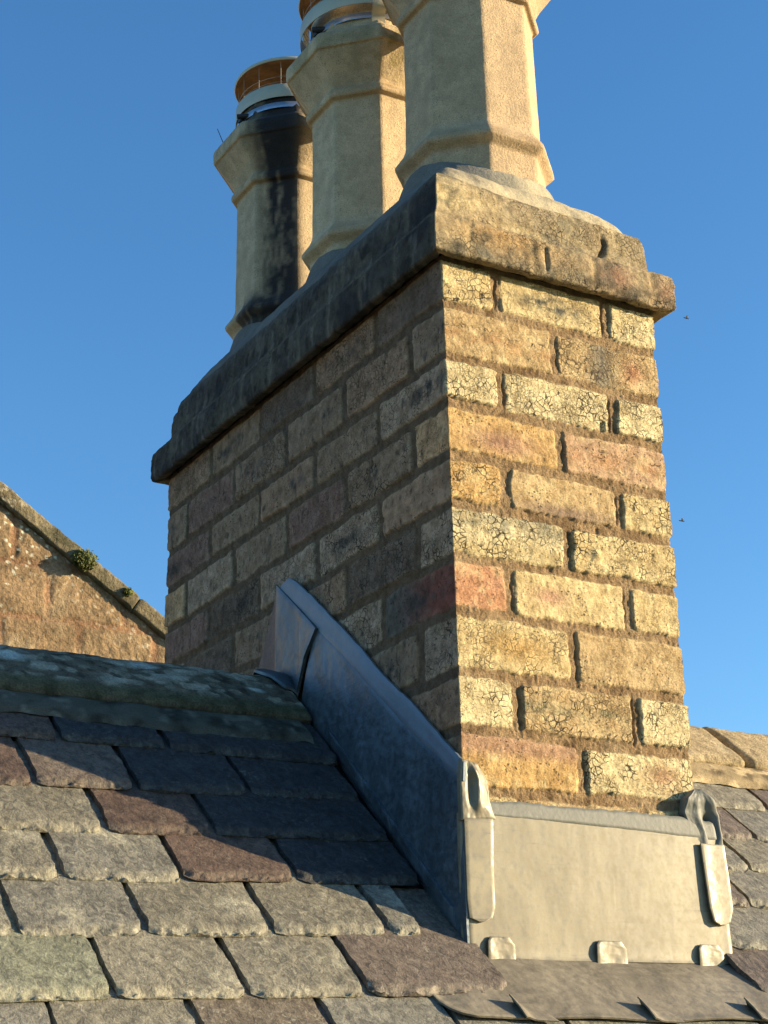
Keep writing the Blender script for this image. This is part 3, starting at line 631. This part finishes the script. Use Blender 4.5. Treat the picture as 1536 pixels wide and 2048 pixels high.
def slate(x0, x1, yt, tilt, colr, fine, back=False, short=False, lift=0.0, sd_=0, lic=.4, lean=0.0, cut=None):
    global nb
    nu, nv = (52, 40) if fine else (5, 5)
    Ls = .15 if short else min(.262, (YR-.03-yt)/CA); t = .0088 + random.uniform(-.001, .0015)
    a = np.linspace(0, 1, nu); b = np.linspace(0, 1, nv)
    if fine: b = b**1.9
    A_, B_ = np.meshgrid(a, b)
    s = B_*Ls
    g0 = x0+.0075+random.uniform(-.002, .002); g1 = x1-.0035+random.uniform(-.002, .002)
    amp = 1.0 if fine else 0
    le = g0 + lean*(s) + amp*(.0035*fbm(s*35, 3.3+0*s, sd_)+.0012*fbm(s*160, 1+0*s, sd_+1)); re = g1 + lean*s + amp*(.0035*fbm(s*35, 7.7+0*s, sd_+2)+.0012*fbm(s*160, 2+0*s, sd_+3))
    # clipped tail corners
    c0, c1 = random.uniform(.003, .012), random.uniform(.002, .010)
    X = le*(1-A_)+re*A_
    tw = amp*(.0040*fbm(X*22, 5.5+sd_*1.7+0*X, sd_+4)+.0022*fbm(X*110, .5+0*X, sd_+5))
    tw = tw + c0*np.clip(1-A_*(x1-x0)/.016, 0, 1)**1.5 + c1*np.clip(1-(1-A_)*(x1-x0)/.014, 0, 1)**1.5
    s = s + tw*(1-B_)**6
    topo = (.0205+lift-.075*s)
    rip = amp*(.0011*fbm(X*20, s*12, sd_+6, 3)+.0006*fbm(X*120+s*60, s*40, sd_+7, 3))
    chip = sst(.011+.010*fbm(X*45, 0*s, sd_+8), .0, s-tw)*amp
    chip = chip*(.0045+.0065*np.clip(fbm(X*120, s*90, sd_+9, 3), -1, 1))
    step = np.floor(2.5*(fbm(X*60, s*110, sd_+12, 3)+1))*.0017*sst(.020, .004, s-tw)*amp
    ht = topo + rip - chip - step
    hb = topo - t*(1 if fine else 1)
    ht = np.maximum(ht, hb+.0012)
    Y0 = yt + tilt*np.minimum(X, 0)
    def pt(h): 
        p = np.stack([X, Y0+s*CA - SA*h, RZ(Y0)+s*SA + CA*h], -1)
        if back: p[..., 1] = 2*YR-p[..., 1]
        return p
    V, F, src = slab(pt(ht), pt(hb))
    if back: F = F[:, ::-1]
    tail = sst(.022, .004, s-tw)
    c = np.tile(np.array(colr), X.shape+(1,))*random.uniform(.9, 1.1)
    n = fbm(X*30, s*30, sd_+20, 4)
    c = c*(1+.18*n[..., None])
    c = mixc(c, (.27, .25, .18), tail*np.clip(.5+1.2*fbm(X*50, s*80, sd_+21), 0, 1)*(.65 if lic > .2 else .15))
    if fine and lic > .3 and random.random() < .6:
        cx, cs = random.uniform(x0, x1), random.uniform(0, .12)
        c = mixc(c, (.33, .31, .23), np.clip(np.exp(-((X-cx)/.035)**2-((s-cs)/.022)**2)*(.4+1.3*n), 0, .6))
    li = np.clip(lic + .7*tail*(lic > .15) + .3*n, 0, 1)
    TV.append(V); TF.append(F+nb); nb += len(V)
    TC.append(np.concatenate([c.reshape(-1, 3)]*2)[src]); TL.append(np.concatenate([li.ravel()]*2)[src])
k = 0
for ri, (yt, ti) in enumerate(ROWS):
    if ri == 0: continue
    segs = []
    lj = LEFTJ.get(ri); rj = RIGHTJ.get(ri)
    if lj:
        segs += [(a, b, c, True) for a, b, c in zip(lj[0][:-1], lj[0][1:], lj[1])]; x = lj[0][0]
    else:
        x = -.02 if ri < 7 else 3.4
        if ri > 7:
            segs = []; x = 3.4
    lo = x
    while lo > -3.2:
        wd = random.uniform(.14, .2); segs.append((lo-wd, lo, random.choice('goguog'), lo > -.9 and yt > -.3)); lo -= wd
    if ri <= 6:
        hi = .46
        if rj:
            segs += [(a, b, c, True) for a, b, c in zip(rj[0][:-1], rj[0][1:], rj[1])]; hi = rj[0][-1]
        while hi < 3.4:
            wd = random.uniform(.14, .2); segs.append((hi, hi+wd, random.choice('gogug'), False)); hi += wd
    elif ri == 7:
        hi = lj[0][-1]
        while hi < 3.4:
            wd = random.uniform(.15, .2); segs.append((hi, hi+wd, random.choice('gogug'), hi < .7)); hi += wd
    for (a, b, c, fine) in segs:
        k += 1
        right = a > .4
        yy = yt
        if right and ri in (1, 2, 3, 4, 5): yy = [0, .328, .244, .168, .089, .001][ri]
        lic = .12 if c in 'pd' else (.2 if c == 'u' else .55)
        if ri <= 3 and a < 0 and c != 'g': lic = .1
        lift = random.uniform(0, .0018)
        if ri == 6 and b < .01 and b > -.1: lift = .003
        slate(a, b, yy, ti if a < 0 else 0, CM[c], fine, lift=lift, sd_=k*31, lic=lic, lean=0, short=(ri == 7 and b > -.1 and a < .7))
for yt, ti in ROWS[::1]:
    x = -3.2
    while x < 3.4:
        wd = random.uniform(.14, .2)
        if not (x+wd > -.02 and x < .47 and yt > -.0 and yt < .58): slate(x, x+wd, yt, 0, CM[random.choice('gou')], False, back=True, sd_=1)
        x += wd
rawmesh('slates', np.concatenate(TV), np.concatenate(TF), M['slate'], roof, dict(Col=np.concatenate(TC), Lic=np.concatenate(TL)))
# deck below the slates
def quadobj(name, V, F, mat, parent): return rawmesh(name, V, F, mat, parent, smooth=False)
dk = []
for sgn in (1, -1):
    for Yy in (YR, -3.2): dk += [(-3.2, (Yy if sgn > 0 else 2*YR-Yy), RZ(Yy)-.012), (3.4, (Yy if sgn > 0 else 2*YR-Yy), RZ(Yy)-.012)]
quadobj('deck', dk, [(0, 2, 3, 1), (4, 5, 7, 6)], M['deck'], roof)
# ridge stones with their bedding mortar
RP = [(.70, -.660), (.67, -.617), (.645, -.592), (.62, -.580), (.60, -.5765), (.58, -.5785), (.56, -.586), (.54, -.598), (.51, -.620), (.48, -.643), (.46, -.659), (.447, -.670), (.4405, -.679), (.4405, -.689), (.455, -.702)]
def ridge(x0, x1, seed, sunny):  # sunny: sunlit tan put into the colour; else dark lichened stone
    nx = max(12, int((x1-x0)/(.004 if (x1 > -.9 and x0 < 1.3) else .02))); pr = interp([(0, a, b) for a, b in RP], np.linspace(0, 1, 90))
    xs = np.linspace(x0, x1, nx); X, T = np.meshgrid(xs, np.linspace(0, 1, 90)); Y = np.broadcast_to(pr[:, 1][:, None], X.shape); Z = np.broadcast_to(pr[:, 2][:, None], X.shape)
    tn = np.gradient(pr[:, 1:], axis=0); nrm = np.stack([tn[:, 1], -tn[:, 0]], 1); nrm /= np.linalg.norm(nrm, axis=1)[:, None]
    s = T*.34
    d = .0035*fbm(X*12, s*12, seed)+.0016*fbm(X*50, s*50, seed+1)+.0006*fbm(X*180, s*180, seed+5, 2)
    e = np.minimum(X-x0, x1-X); d = d - .008*np.clip(1-e/.012, 0, 1)**2
    f1, f2, cid = worley(X*20+.35*fbm(X*60, s*60, seed+2), s*26+.35*fbm(X*60+9, s*60, seed+3), seed+4)
    g1, g2, gid = worley(X*42+.35*fbm(X*90, s*90, seed+12), s*56+.35*fbm(X*90+9, s*90, seed+13), seed+14)
    n1 = fbm(X*16, s*16, seed+7, 5); n2 = fbm(X*60, s*60, seed+8, 4)
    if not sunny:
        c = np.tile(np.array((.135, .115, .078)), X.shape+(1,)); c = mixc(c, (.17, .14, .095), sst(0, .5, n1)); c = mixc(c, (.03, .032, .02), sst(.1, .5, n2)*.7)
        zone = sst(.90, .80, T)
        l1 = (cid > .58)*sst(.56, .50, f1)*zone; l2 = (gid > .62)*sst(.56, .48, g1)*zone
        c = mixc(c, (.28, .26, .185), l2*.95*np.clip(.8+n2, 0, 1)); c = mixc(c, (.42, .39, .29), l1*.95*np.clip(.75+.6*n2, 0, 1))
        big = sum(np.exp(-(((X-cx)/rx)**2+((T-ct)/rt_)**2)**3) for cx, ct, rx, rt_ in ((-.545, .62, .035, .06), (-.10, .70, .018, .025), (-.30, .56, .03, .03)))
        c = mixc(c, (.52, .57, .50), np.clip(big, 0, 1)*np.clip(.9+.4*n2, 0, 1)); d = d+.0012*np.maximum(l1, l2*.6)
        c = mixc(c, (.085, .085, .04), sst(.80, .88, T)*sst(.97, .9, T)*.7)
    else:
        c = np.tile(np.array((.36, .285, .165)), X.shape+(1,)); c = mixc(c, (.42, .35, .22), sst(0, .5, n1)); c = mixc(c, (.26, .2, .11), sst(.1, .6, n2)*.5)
    P = np.stack([X, Y-nrm[:, 0][:, None]*-d*1, Z+nrm[:, 1][:, None]*d], -1)
    P = np.stack([X, Y+nrm[:, 0][:, None]*d, Z+nrm[:, 1][:, None]*d], -1)
    nv, nu = X.shape; V = P.reshape(-1, 3); F = [tuple(f) for f in gridfaces(nv, nu)]
    F.append(tuple(j*nu for j in range(nv))); F.append(tuple(j*nu+nu-1 for j in range(nv-1, -1, -1)))
    o = rawmesh('ridge_stone', V, F, M['ridge'], roof, dict(Col=c.reshape(-1, 3))); fixnormals(o); return o
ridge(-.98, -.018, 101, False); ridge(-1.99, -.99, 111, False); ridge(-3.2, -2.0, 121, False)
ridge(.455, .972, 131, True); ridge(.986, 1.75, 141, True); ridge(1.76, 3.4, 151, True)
MP = [(.47, -.688), (.446, -.690), (.430, -.697), (.412, -.709), (.396, -.721), (.386, -.731), (.380, -.745)]
for x0, x1, sunny in ((-3.2, -.050, False), (.455, 3.4, True)):
    nx = int((x1-x0)/.008); pr = interp([(0, a, b) for a, b in MP], np.linspace(0, 1, 26)); X, T = np.meshgrid(np.linspace(x0, x1, nx), np.linspace(0, 1, 26))
    lo = (.014*fbm(X*7, T*0, 201)+.006*fbm(X*30, T*0, 204))*T; d = .0035*fbm(X*45, T*3, 202, 5)
    Y = pr[:, 1][:, None]+lo*CA+0*X; Z = pr[:, 2][:, None]+lo*SA+d+0*X
    b0 = (.095, .092, .07) if not sunny else (.34, .265, .15)  # same mortar, shaded and sunlit tones put into its colour
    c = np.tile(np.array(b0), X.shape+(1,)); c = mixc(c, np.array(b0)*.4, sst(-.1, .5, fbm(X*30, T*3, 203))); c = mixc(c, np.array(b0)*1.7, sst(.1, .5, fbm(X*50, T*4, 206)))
    rawmesh('bedding_mortar', np.stack([X, Y, Z], -1), gridfaces(26, nx)[:, ::-1], M['cement'], roof, dict(Col=c.reshape(-1, 3)))
# house body
house = tag(empty('house_body', (0, .58, -6.9)), 'plain harled walls of the house under the slate roof', 'house')
V, Fb = box(-3.1, 3.3, -3.0, 4.16, -6.9, RZ(-3.0)-.03); rawmesh('wall', V, Fb, M['harl'], house, smooth=False)
zE = RZ(-3.0)-.03; gz_ = RZ(YR)-.03
for xx in (-3.1, 3.3): rawmesh('gable_wall', [(xx, -3.0, zE), (xx, 4.16, zE), (xx, YR, gz_)], [(0, 1, 2)], M['harl'], house, smooth=False)

# ================================================================= LEADWORK
def sidez(Y): return np.interp(Y, [-.018, .158, .318, .425, .581], [-.875, -.747, -.613, -.53, -.402])
side = tag(empty('side_lead_flashing', (-.012, .28, -.7)), 'dark blue grey lead flashing running up the shaded side of the chimney', 'flashing')
def wav(U, V): return .0016*fbm(U*5, V*3, 301)+.002*np.sin(V*3)*(1-V)
Ys = np.linspace(-.016, .50, 14)
A = [(-.010, y, RZ(y)+.006) for y in Ys]; B = [(-.008, y, sidez(y)) for y in np.linspace(-.016, .445, 14)]
o = loft('lower_sheet', A, B, (-1, 0, 0), .004, M['leadshade'], side, 70, 40, bulge=wav); fixnormals(o)
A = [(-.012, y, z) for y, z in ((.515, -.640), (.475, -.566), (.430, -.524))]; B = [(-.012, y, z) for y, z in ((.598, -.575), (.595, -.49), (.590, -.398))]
o = loft('upper_sheet', A, B, (-1, 0, 0), .0045, M['leadshade'], side, 30, 24, bulge=lambda U, V: .004*np.exp(-(V/.12)**2)+.0015*fbm(U*3, V*3, 305), back=0); fixnormals(o)
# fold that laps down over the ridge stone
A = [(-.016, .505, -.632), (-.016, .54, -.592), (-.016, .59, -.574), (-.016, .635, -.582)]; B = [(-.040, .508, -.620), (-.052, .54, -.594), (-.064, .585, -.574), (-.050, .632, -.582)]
o = loft('ridge_lap', A, B, (0, -.35, 1), .005, M['leadshade'], side, 30, 14, bulge=lambda U, V: .003*np.sin(pi*V)+.003); fixnormals(o)
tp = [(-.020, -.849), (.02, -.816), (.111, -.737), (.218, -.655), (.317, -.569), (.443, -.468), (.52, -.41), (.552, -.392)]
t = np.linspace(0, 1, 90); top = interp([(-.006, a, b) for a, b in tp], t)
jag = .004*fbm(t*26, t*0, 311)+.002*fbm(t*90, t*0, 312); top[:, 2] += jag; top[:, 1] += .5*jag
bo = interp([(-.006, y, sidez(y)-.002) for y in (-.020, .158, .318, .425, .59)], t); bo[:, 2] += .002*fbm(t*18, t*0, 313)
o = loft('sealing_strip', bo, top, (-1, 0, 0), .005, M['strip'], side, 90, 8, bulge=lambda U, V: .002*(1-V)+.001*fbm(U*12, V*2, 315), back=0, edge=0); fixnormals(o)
# soakers stepping up beside each slate course
for yt in (.268, .184, .100, .009):
    A = [(-.013, yt-.002, RZ(yt)+.018), (-.013, yt+.118, RZ(yt+.118)+.018)]
    B = [(-.013, yt+.004, RZ(yt)+.052), (-.013, yt+.125, RZ(yt+.125)+.046)]
    o = loft('soaker', A, B, (-1, 0, -.05), .004, M['leadshade'], side, 24, 8, bulge=lambda U, V: .003*(1-U)*(.3+V)+.001*np.sin(U*9), back=0); fixnormals(o)

front = tag(empty('front_lead_flashing', (.224, -.014, -1.12)), 'pale sunlit lead panel wrapped across the narrow front foot of the chimney', 'flashing')
# upright panel wrapped round both corners
x0, x1, r = -.0145, .484, .010
path = [(x0, -.002)] + [(x0+r-r*cos(a), -.0155+r-r*sin(a)) for a in np.linspace(0, pi/2, 6)] + [(x1-r+r*sin(a), -.0155+r-r*cos(a)) for a in np.linspace(0, pi/2, 6)] + [(x1, .09)]
pth = np.array([(a, b, 0) for a, b in path]); n = 240; t = np.linspace(0, 1, n); pxy = interp(pth, t)
tg = np.gradient(pxy[:, :2], axis=0); nr = np.stack([tg[:, 1], -tg[:, 0]], 1); nr /= np.linalg.norm(nr, axis=1)[:, None]
vv = np.linspace(0, 1, 90); X = np.broadcast_to(pxy[:, 0], (90, n)); Y = np.broadcast_to(pxy[:, 1], (90, n))
zb = np.interp(pxy[:, 0], [0, .484], [-1.134, -1.130]) + np.maximum(pxy[:, 1]+.005, 0)*TA; zt = np.interp(pxy[:, 0], [-.014, .47], [-.922, -.934])+.001*fbm(t*30, t*0, 321)
Z = zb[None]*(1-vv[:, None]) + zt[None]*vv[:, None]
X = X + (1-vv[:, None])*.008*sst(.3, .484, pxy[:, 0])[None]
d = .0007*fbm(X*7, Z*7, 322)+.0002*fbm(X*30, Z*12, 323) + .0025*np.exp(-vv/.03)[:, None]
Pt = np.stack([X+nr[:, 0]*d, Y+nr[:, 1]*d, Z], -1); Pb = Pt - .0025*np.stack([nr[:, 0], nr[:, 1], 0*nr[:, 0]], -1)[None]
V, F, src = slab(Pt, Pb); o = rawmesh('upright_panel', V, F, M['lead'], front); fixnormals(o)
Yf = -.0155
def fp(pts, yy=Yf): return [(a, yy, b) for a, b in pts]
# sealing strip above the panel
t = np.linspace(0, 1, 100); bo = interp(fp([(-.012, -.926), (.2, -.928), (.478, -.938)], -.006), t); tp_ = interp(fp([(-.012, -.902), (.06, -.9015), (.2, -.900), (.41, -.901), (.475, -.905)], -.006), t)
tp_[:, 2] += .003*fbm(t*30, t*0, 331); bo[:, 2] += .0008*fbm(t*22, t*0, 332)
o = loft('sealing_strip', bo, tp_, (0, -1, 0), .0105, M['sealant'], front, 100, 10, bulge=lambda U, V: -.002*V**2, back=0, edge=0); fixnormals(o)
# left corner tab
def tabL(U, V):
    return .004+.006*np.exp(-((V-.55)/.22)**2)*sst(.0, .3, U)*sst(1, .8, U)-.010*np.exp(-((V-.33-.12*U)/.12)**2-((U-.55)/.26)**2)+.0015*fbm(U*6, V*6, 341)
t8 = np.linspace(0, 1, 30)
A = fp([(-.0155, -.935), (-.0155, -.90), (-.0155, -.862), (-.012, -.842)], -.008); B = fp([(.046, -.930), (.036, -.905), (.032, -.872), (.016, -.848)], -.008)
o = loft('corner_tab', A, B, (0, -1, 0), .006, M['lead'], front, 44, 34, bulge=tabL, back=0); fixnormals(o)
def tabR(U, V):
    return .001+.005*np.exp(-((V-.95)/.2)**2)*sst(1.0, .6, U)+.006*sst(.55, .75, U)*sst(1.05, .85, U)+.004*np.exp(-((V-.42)/.14)**2)*sst(.8, .5, U)-.013*np.exp(-((V-.68)/.15)**2-((U-.32)/.20)**4)+.0015*fbm(U*6, V*6, 343)
A = fp([(.428, -.952), (.424, -.925), (.410, -.895), (.416, -.872), (.436, -.856)], -.002); B = fp([(.484, -.952), (.483, -.925), (.480, -.895), (.468, -.870), (.447, -.8545)], -.002)
o = loft('corner_tab', A, B, (0, -1, 0), .012, M['sealant'], front, 54, 44, bulge=tabR, back=0); fixnormals(o)
o['label'] = 'smooth grey lead tab with a deep dark fold at the right corner'
# overlap strips with rounded lower ends
A = fp([(-.006, -1.079+.004), (-.010, -1.06), (-.011, -1.0), (-.011, -.932)]); B = fp([(.024, -1.080), (.034, -1.066), (.036, -1.0), (.038, -.930)])
A = fp([(.006, -1.0815), (-.009, -1.076), (-.0115, -1.05), (-.0115, -.99), (-.0115, -.932)]); B = fp([(.014, -1.0815), (.030, -1.076), (.0355, -1.06), (.036, -.99), (.039, -.930)])
o = loft('overlap_strip', A, B, (0, -1, 0), .003, M['lead'], front, 60, 16, bulge=lambda U, V: .0004+.002*np.exp(-(U/.06)**2)+.0006*V, back=0); fixnormals(o)
A = fp([(.458, -1.071), (.447, -1.066), (.441, -1.045), (.438, -1.0), (.4345, -.944)]); B = fp([(.470, -1.071), (.483, -1.066), (.491, -1.045), (.489, -1.0), (.484, -.944)])
o = loft('overlap_strip', A, B, (0, -1, 0), .003, M['lead'], front, 60, 18, bulge=lambda U, V: .002+.004*np.exp(-(V/.3)**2)*(.4+.6*(1-U)), back=None); fixnormals(o)
# clips folded up over the lower edge
for cx0, cx1 in ((.018, .067), (.214, .272), (.412, .463)):
    A = fp([(cx0, -1.141), (cx0, -1.120), (cx0+.0015, -1.108), (cx0+.006, -1.1015)]); B = fp([(cx1, -1.141), (cx1, -1.120), (cx1, -1.113), (cx1-.010, -1.1015)])
    o = loft('clip', A, B, (0, -1, 0), .0025, M['lead'], front, 26, 20, bulge=lambda U, V: .002+.003*np.exp(-(V/.3)**2)*np.sin(pi*np.clip(U, 0, 1))+.002*np.exp(-(U/.12)**2)+.0006*fbm(U*5, V*5, 351), back=None); fixnormals(o)

apr = tag(empty('lead_apron', (.2, -.08, -1.18)), 'lead apron lying on the slates below the front of the chimney', 'flashing')
def rp(x, y, h): return (x, y-SA*h, RZ(y)+CA*h)
NRt = tuple(NR)
t = np.linspace(0, 1, 160)
A = np.array([rp(x, y, .009+.009*float(sst(-.1, -.14, np.array(y)))) for x, y in ((-.130, -.090), (-.127, -.104), (-.121, -.119), (-.110, -.129), (-.092, -.1345), (-.02, -.1345), (.03, -.133), (.14, -.135), (.25, -.137), (.36, -.133), (.48, -.134), (.62, -.135))])
B = np.array([rp(x, -.014, -.005) for x in (-.022, -.018, -.016, -.014, -.012, .02, .07, .16, .26, .36, .485, .50)])
def apb(U, V): return .0015*fbm(U*7, V*3, 361)+.004*np.exp(-(V/.05)**2)*(.5+.5*np.sin(U*22))+.0015+.005*np.sin(pi*V)
o = loft('apron_sheet', A, B, NRt, .003, M['leadapron'], apr, 160, 50, bulge=apb); fixnormals(o)
for cx0, cx1, dy in ((-.018, .034, 0), (.203, .254, 0), (.404, .456, .002), (.60, .652, 0)):
    A = [rp(cx0+.004, -.138+dy, .016), rp(cx0, -.125+dy, .016), rp(cx0-.006, -.109+dy, .014)]; B = [rp(cx1+.006, -.140+dy, .016), rp(cx1-.004, -.125+dy, .015), rp(cx1-.014, -.110+dy, .013)]
    o = loft('clip', A, B, NRt, .0025, M['leadapron'], apr, 18, 22, bulge=lambda U, V: .005+.014*np.exp(-(V/.22)**2)*(.35+.65*U)+.001*(1-U), back=None); fixnormals(o)

# ================================================================= NEIGHBOUR GABLE
GY = 6.0
gab = tag(empty('stone_gable', (.4, GY, -7)), 'sunlit red sandstone gable wall of a neighbouring house with sloping lichened coping', 'gable wall')
def cz(X): return 1.863-.667*(X-1.089)             # top edge of coping
xs = np.linspace(-.9, 2.9, 480); zs = np.linspace(0, 1, 420)
Xa, Ta = np.meshgrid(xs, zs); apx = -.6
topz = np.where(Xa > apx, cz(Xa), cz(2*apx-Xa))-.115
Z = -1.0*(1-Ta) + topz*Ta
rowh = .29; rr = np.floor((Z+.06*0)/rowh+.02); zl = (Z/rowh+.02) % 1.0
bw = .42; xo = Xa + rr*.187 + .06*fbm(rr*3.3, rr*0, 401); bi = np.floor(xo/bw); xl = (xo/bw) % 1.0
wp = .012*fbm(Xa*9, Z*9, 402)
dz_ = np.minimum(zl, 1-zl)*rowh+wp; dx_ = np.minimum(xl, 1-xl)*bw+wp*.8
dd = np.minimum(dz_, dx_); stn = sst(.008, .03, dd)
rid = hsh(bi, rr, 7); tool = fbm(Xa*28+Z*12*(rid-.5)*3, Z*18, 403, 4)
h = .007*stn + .007*tool*stn*sst(.3, .5, rid) + .006*fbm(Xa*12, Z*12, 404)
c = np.tile(np.array((.235, .16, .09)), Xa.shape+(1,)); c = mixc(c, (.26, .185, .105), rid*.9*stn); c = mixc(c, (.25, .14, .078), (1-stn)*.7); n1 = fbm(Xa*5, Z*5, 405, 5); n2 = fbm(Xa*22, Z*22, 406, 4)
c = mixc(c, (.33, .26, .16), sst(0, .5, n1)*.6); c = mixc(c, (.10, .08, .05), sst(.25, .6, n2)*.4)
f1, f2, cid = worley(Xa*26, Z*26, 407); lz = sst(.0, .45, fbm(Xa*2.6, Z*2.6, 408))*.8+sst(.35, .05, topz-Z)*.35
c = mixc(c, (.60, .56, .42), (f1 < .22)*(cid > .55)*lz*1.2)
rawmesh('wall', np.stack([Xa, GY-h, Z], -1), gridfaces(*Xa.shape), M['gable'], gab, dict(Col=c.reshape(-1, 3)))
V, Fb = box(-4.1, 2.9, GY+.01, GY+.35, -7, -.99)
V = [(-4.1, GY+.02, -7), (2.9, GY+.02, -7), (2.9, GY+.02, .6), (apx, GY+.02, 2.85), (-4.1, GY+.02, .55)]; V += [(x, GY+.5, z) for x, y, z in V]
rawmesh('backing', V, [(0, 1, 2, 3, 4), (9, 8, 7, 6, 5), (0, 5, 6, 1), (1, 6, 7, 2), (2, 7, 8, 3), (3, 8, 9, 4), (4, 9, 5, 0)], M['harl'], gab, smooth=False)
# coping stones
ang = math.atan(.667); cd = np.array([cos(ang), 0, -sin(ang)]); cn = np.array([sin(ang), 0, cos(ang)])
start = np.array([apx, 0, cz(apx)]); tot = (3.0-apx)/cos(ang); s0 = 0; kk = 0
brks = [0, 1.52, 2.985, 4.0]
for a, b in zip(brks[:-1], brks[1:]):
    kk += 1; n1_ = 360; su = np.linspace(a+.003, b-.003, n1_)
    cp = [(GY+.4, .0), (GY-.01, .002), (GY-.028, -.004), (GY-.040, -.014), (GY-.042, -.05), (GY-.040, -.085), (GY-.030, -.094), (GY+.01, -.094)]
    pr = interp([(0, y, z) for y, z in cp], np.linspace(0, 1, 110)); Su, T = np.meshgrid(su, np.linspace(0, 1, 110))
    q = T*.7
    d = .006*fbm(Su*9, q*9, 420+kk)+.003*fbm(Su*40, q*40, 421+kk); e = np.minimum(Su-a, b-Su); d -= .012*np.clip(1-e/.02, 0, 1)**2
    P = start + Su[..., None]*cd + (pr[:, 2][:, None, None])*cn + d[..., None]*cn; P[..., 1] = pr[:, 1][:, None] - d*.8
    f1, f2, cid = worley(Su*30+fbm(Su*30, q*30, 3), q*30, 431); n1 = fbm(Su*7, q*7, 432, 5)
    c = np.tile(np.array((.165, .138, .085)), Su.shape+(1,)); c = mixc(c, (.11, .10, .06), sst(0, .5, n1)); 
    c = mixc(c, (.60, .55, .42), (f1 < .42)*(cid > .45)*sst(2.45, 1.7, Su)*np.clip(.9+n1, 0, 1)*.9)
    o = rawmesh('coping_stone', P, gridfaces(*Su.shape), M['gable'], gab, dict(Col=c.reshape(-1, 3))); fixnormals(o)
# left rake of the coping, outside the photo
P0 = np.array([apx, 0, cz(apx)]); V = []
for yy in (GY-.09, GY+.4):
    for (dx, dz) in ((0, 0), (-3.6, -3.6*.667), (-3.6, -3.6*.667-.1), (0, -.1)): V.append((apx-.02+dx, yy, cz(apx)+dz))
rawmesh('coping_stone', V, [(0, 1, 2, 3), (7, 6, 5, 4), (0, 4, 5, 1), (3, 2, 6, 7), (1, 5, 6, 2), (0, 3, 7, 4)], M['harl'], gab, smooth=False)
# moss tuft under the coping
def tuft(loc, r, n, label):
    V, F = [], []
    for i in range(n):
        a = random.gauss(0, 1); b = random.gauss(0, 1); c_ = random.gauss(0, 1); l = math.sqrt(a*a+b*b+c_*c_)+1e-6; rr_ = r*random.random()**.45
        p = Vector((a/l*rr_*1.15, b/l*rr_*.7, c_/l*rr_*.95)); q = Vector((random.gauss(0, 1), random.gauss(0, 1), random.gauss(0, 1))).normalized(); s_ = q.orthogonal().normalized()
        z = random.uniform(.006, .014); base_ = len(V)
        for w_, l_ in ((-.4, 0), (.4, 0), (.25, 1), (-.2, 1.05)): V.append(p+s_*w_*z+q*l_*z)
        F.append((base_, base_+1, base_+2, base_+3))
    o = empty('moss_tuft', loc); V = [v+Vector(loc) for v in V]
    rawmesh('foliage', V, F, M['moss'], o, smooth=False); stem = [Vector(loc)+Vector((random.uniform(-.02, .02), .03, random.uniform(-.02, .02))) for _ in range(3)]
    bm = bmesh.new(); bmesh.ops.create_icosphere(bm, subdivisions=3, radius=r*.62)
    for v in bm.verts: v.co *= 1+.25*math.sin(v.co.x*90)*math.cos(v.co.z*80)
    me = bpy.data.meshes.new('root_mat'); bm.to_mesh(me); bm.free(); me.materials.append(M['moss']); ro_ = bpy.data.objects.new('root_mat', me); C.objects.link(ro_); ro_.parent = o
    tag(o, label, 'moss', 'moss tufts on the gable coping'); return o
tuft((1.548, GY-.06, 1.485), .062, 2000, 'large green moss tuft hanging below the gable coping')
tuft((1.80, GY-.05, 1.345), .026, 350, 'small moss tuft lower down the gable coping')

# ================================================================= FLYING INSECTS
def insect(loc, rz, tilt, label, s=1.0):
    o = empty('flying_insect', loc); tag(o, label, 'insect', 'insects flying by the chimney')
    bm = bmesh.new()
    for c_, r_ in (((0, 0, 0), (.0045, .0016, .0016)), ((.0052, 0, .0003), (.0015, .0014, .0014)), ((-.005, 0, -.0004), (.0035, .0013, .0013))):
        bmesh.ops.create_uvsphere(bm, u_segments=12, v_segments=8, radius=1, matrix=Matrix.Translation(c_) @ Matrix.Diagonal((*r_, 1)))
    me = bpy.data.meshes.new('body'); bm.to_mesh(me); bm.free(); me.materials.append(M['bug']); b = bpy.data.objects.new('body', me); C.objects.link(b); b.parent = o
    for sg in (-1, 1):
        me = bpy.data.meshes.new('wing'); pts = [(.002, 0), (.003, .004), (.001, .008), (-.004, .0075), (-.003, .002)]
        V = [(x, sg*y, .001+.35*y) for x, y in pts]+[(x, sg*y, .0013+.35*y) for x, y in pts]; n_ = 5
        me.from_pydata(V, [], [tuple(range(n_)), tuple(range(2*n_-1, n_-1, -1))]+[(i, (i+1) % n_, (i+1) % n_+n_, i+n_) for i in range(n_)]); me.materials.append(M['wing'])
        w_ = bpy.data.objects.new('wing', me); C.objects.link(w_); w_.parent = o
    o.rotation_euler = (0, tilt, rz); o.scale = (s, s, s)
insect((.349, -.2, -.11), -.5, .35, 'tiny pale insect in the sky just right of the chimney cap', .62)
insect((.300, -.2, -.475), -.5, .25, 'tiny dark insect in the sky right of the middle of the brickwork', .62)

# ================================================================= GROUND
n = 60; gx = np.linspace(-1, 1, n); X, Y = np.meshgrid(np.sign(gx)*gx**2*1500, np.sign(gx)*gx**2*1500)
o = rawmesh('ground', np.stack([X, Y, -6.95+0*X+.3*fbm(X*.01, Y*.01, 5)*np.clip(np.hypot(X, Y)/60, 0, 1)], -1), gridfaces(n, n), M['grass']); tag(o, kind='structure')
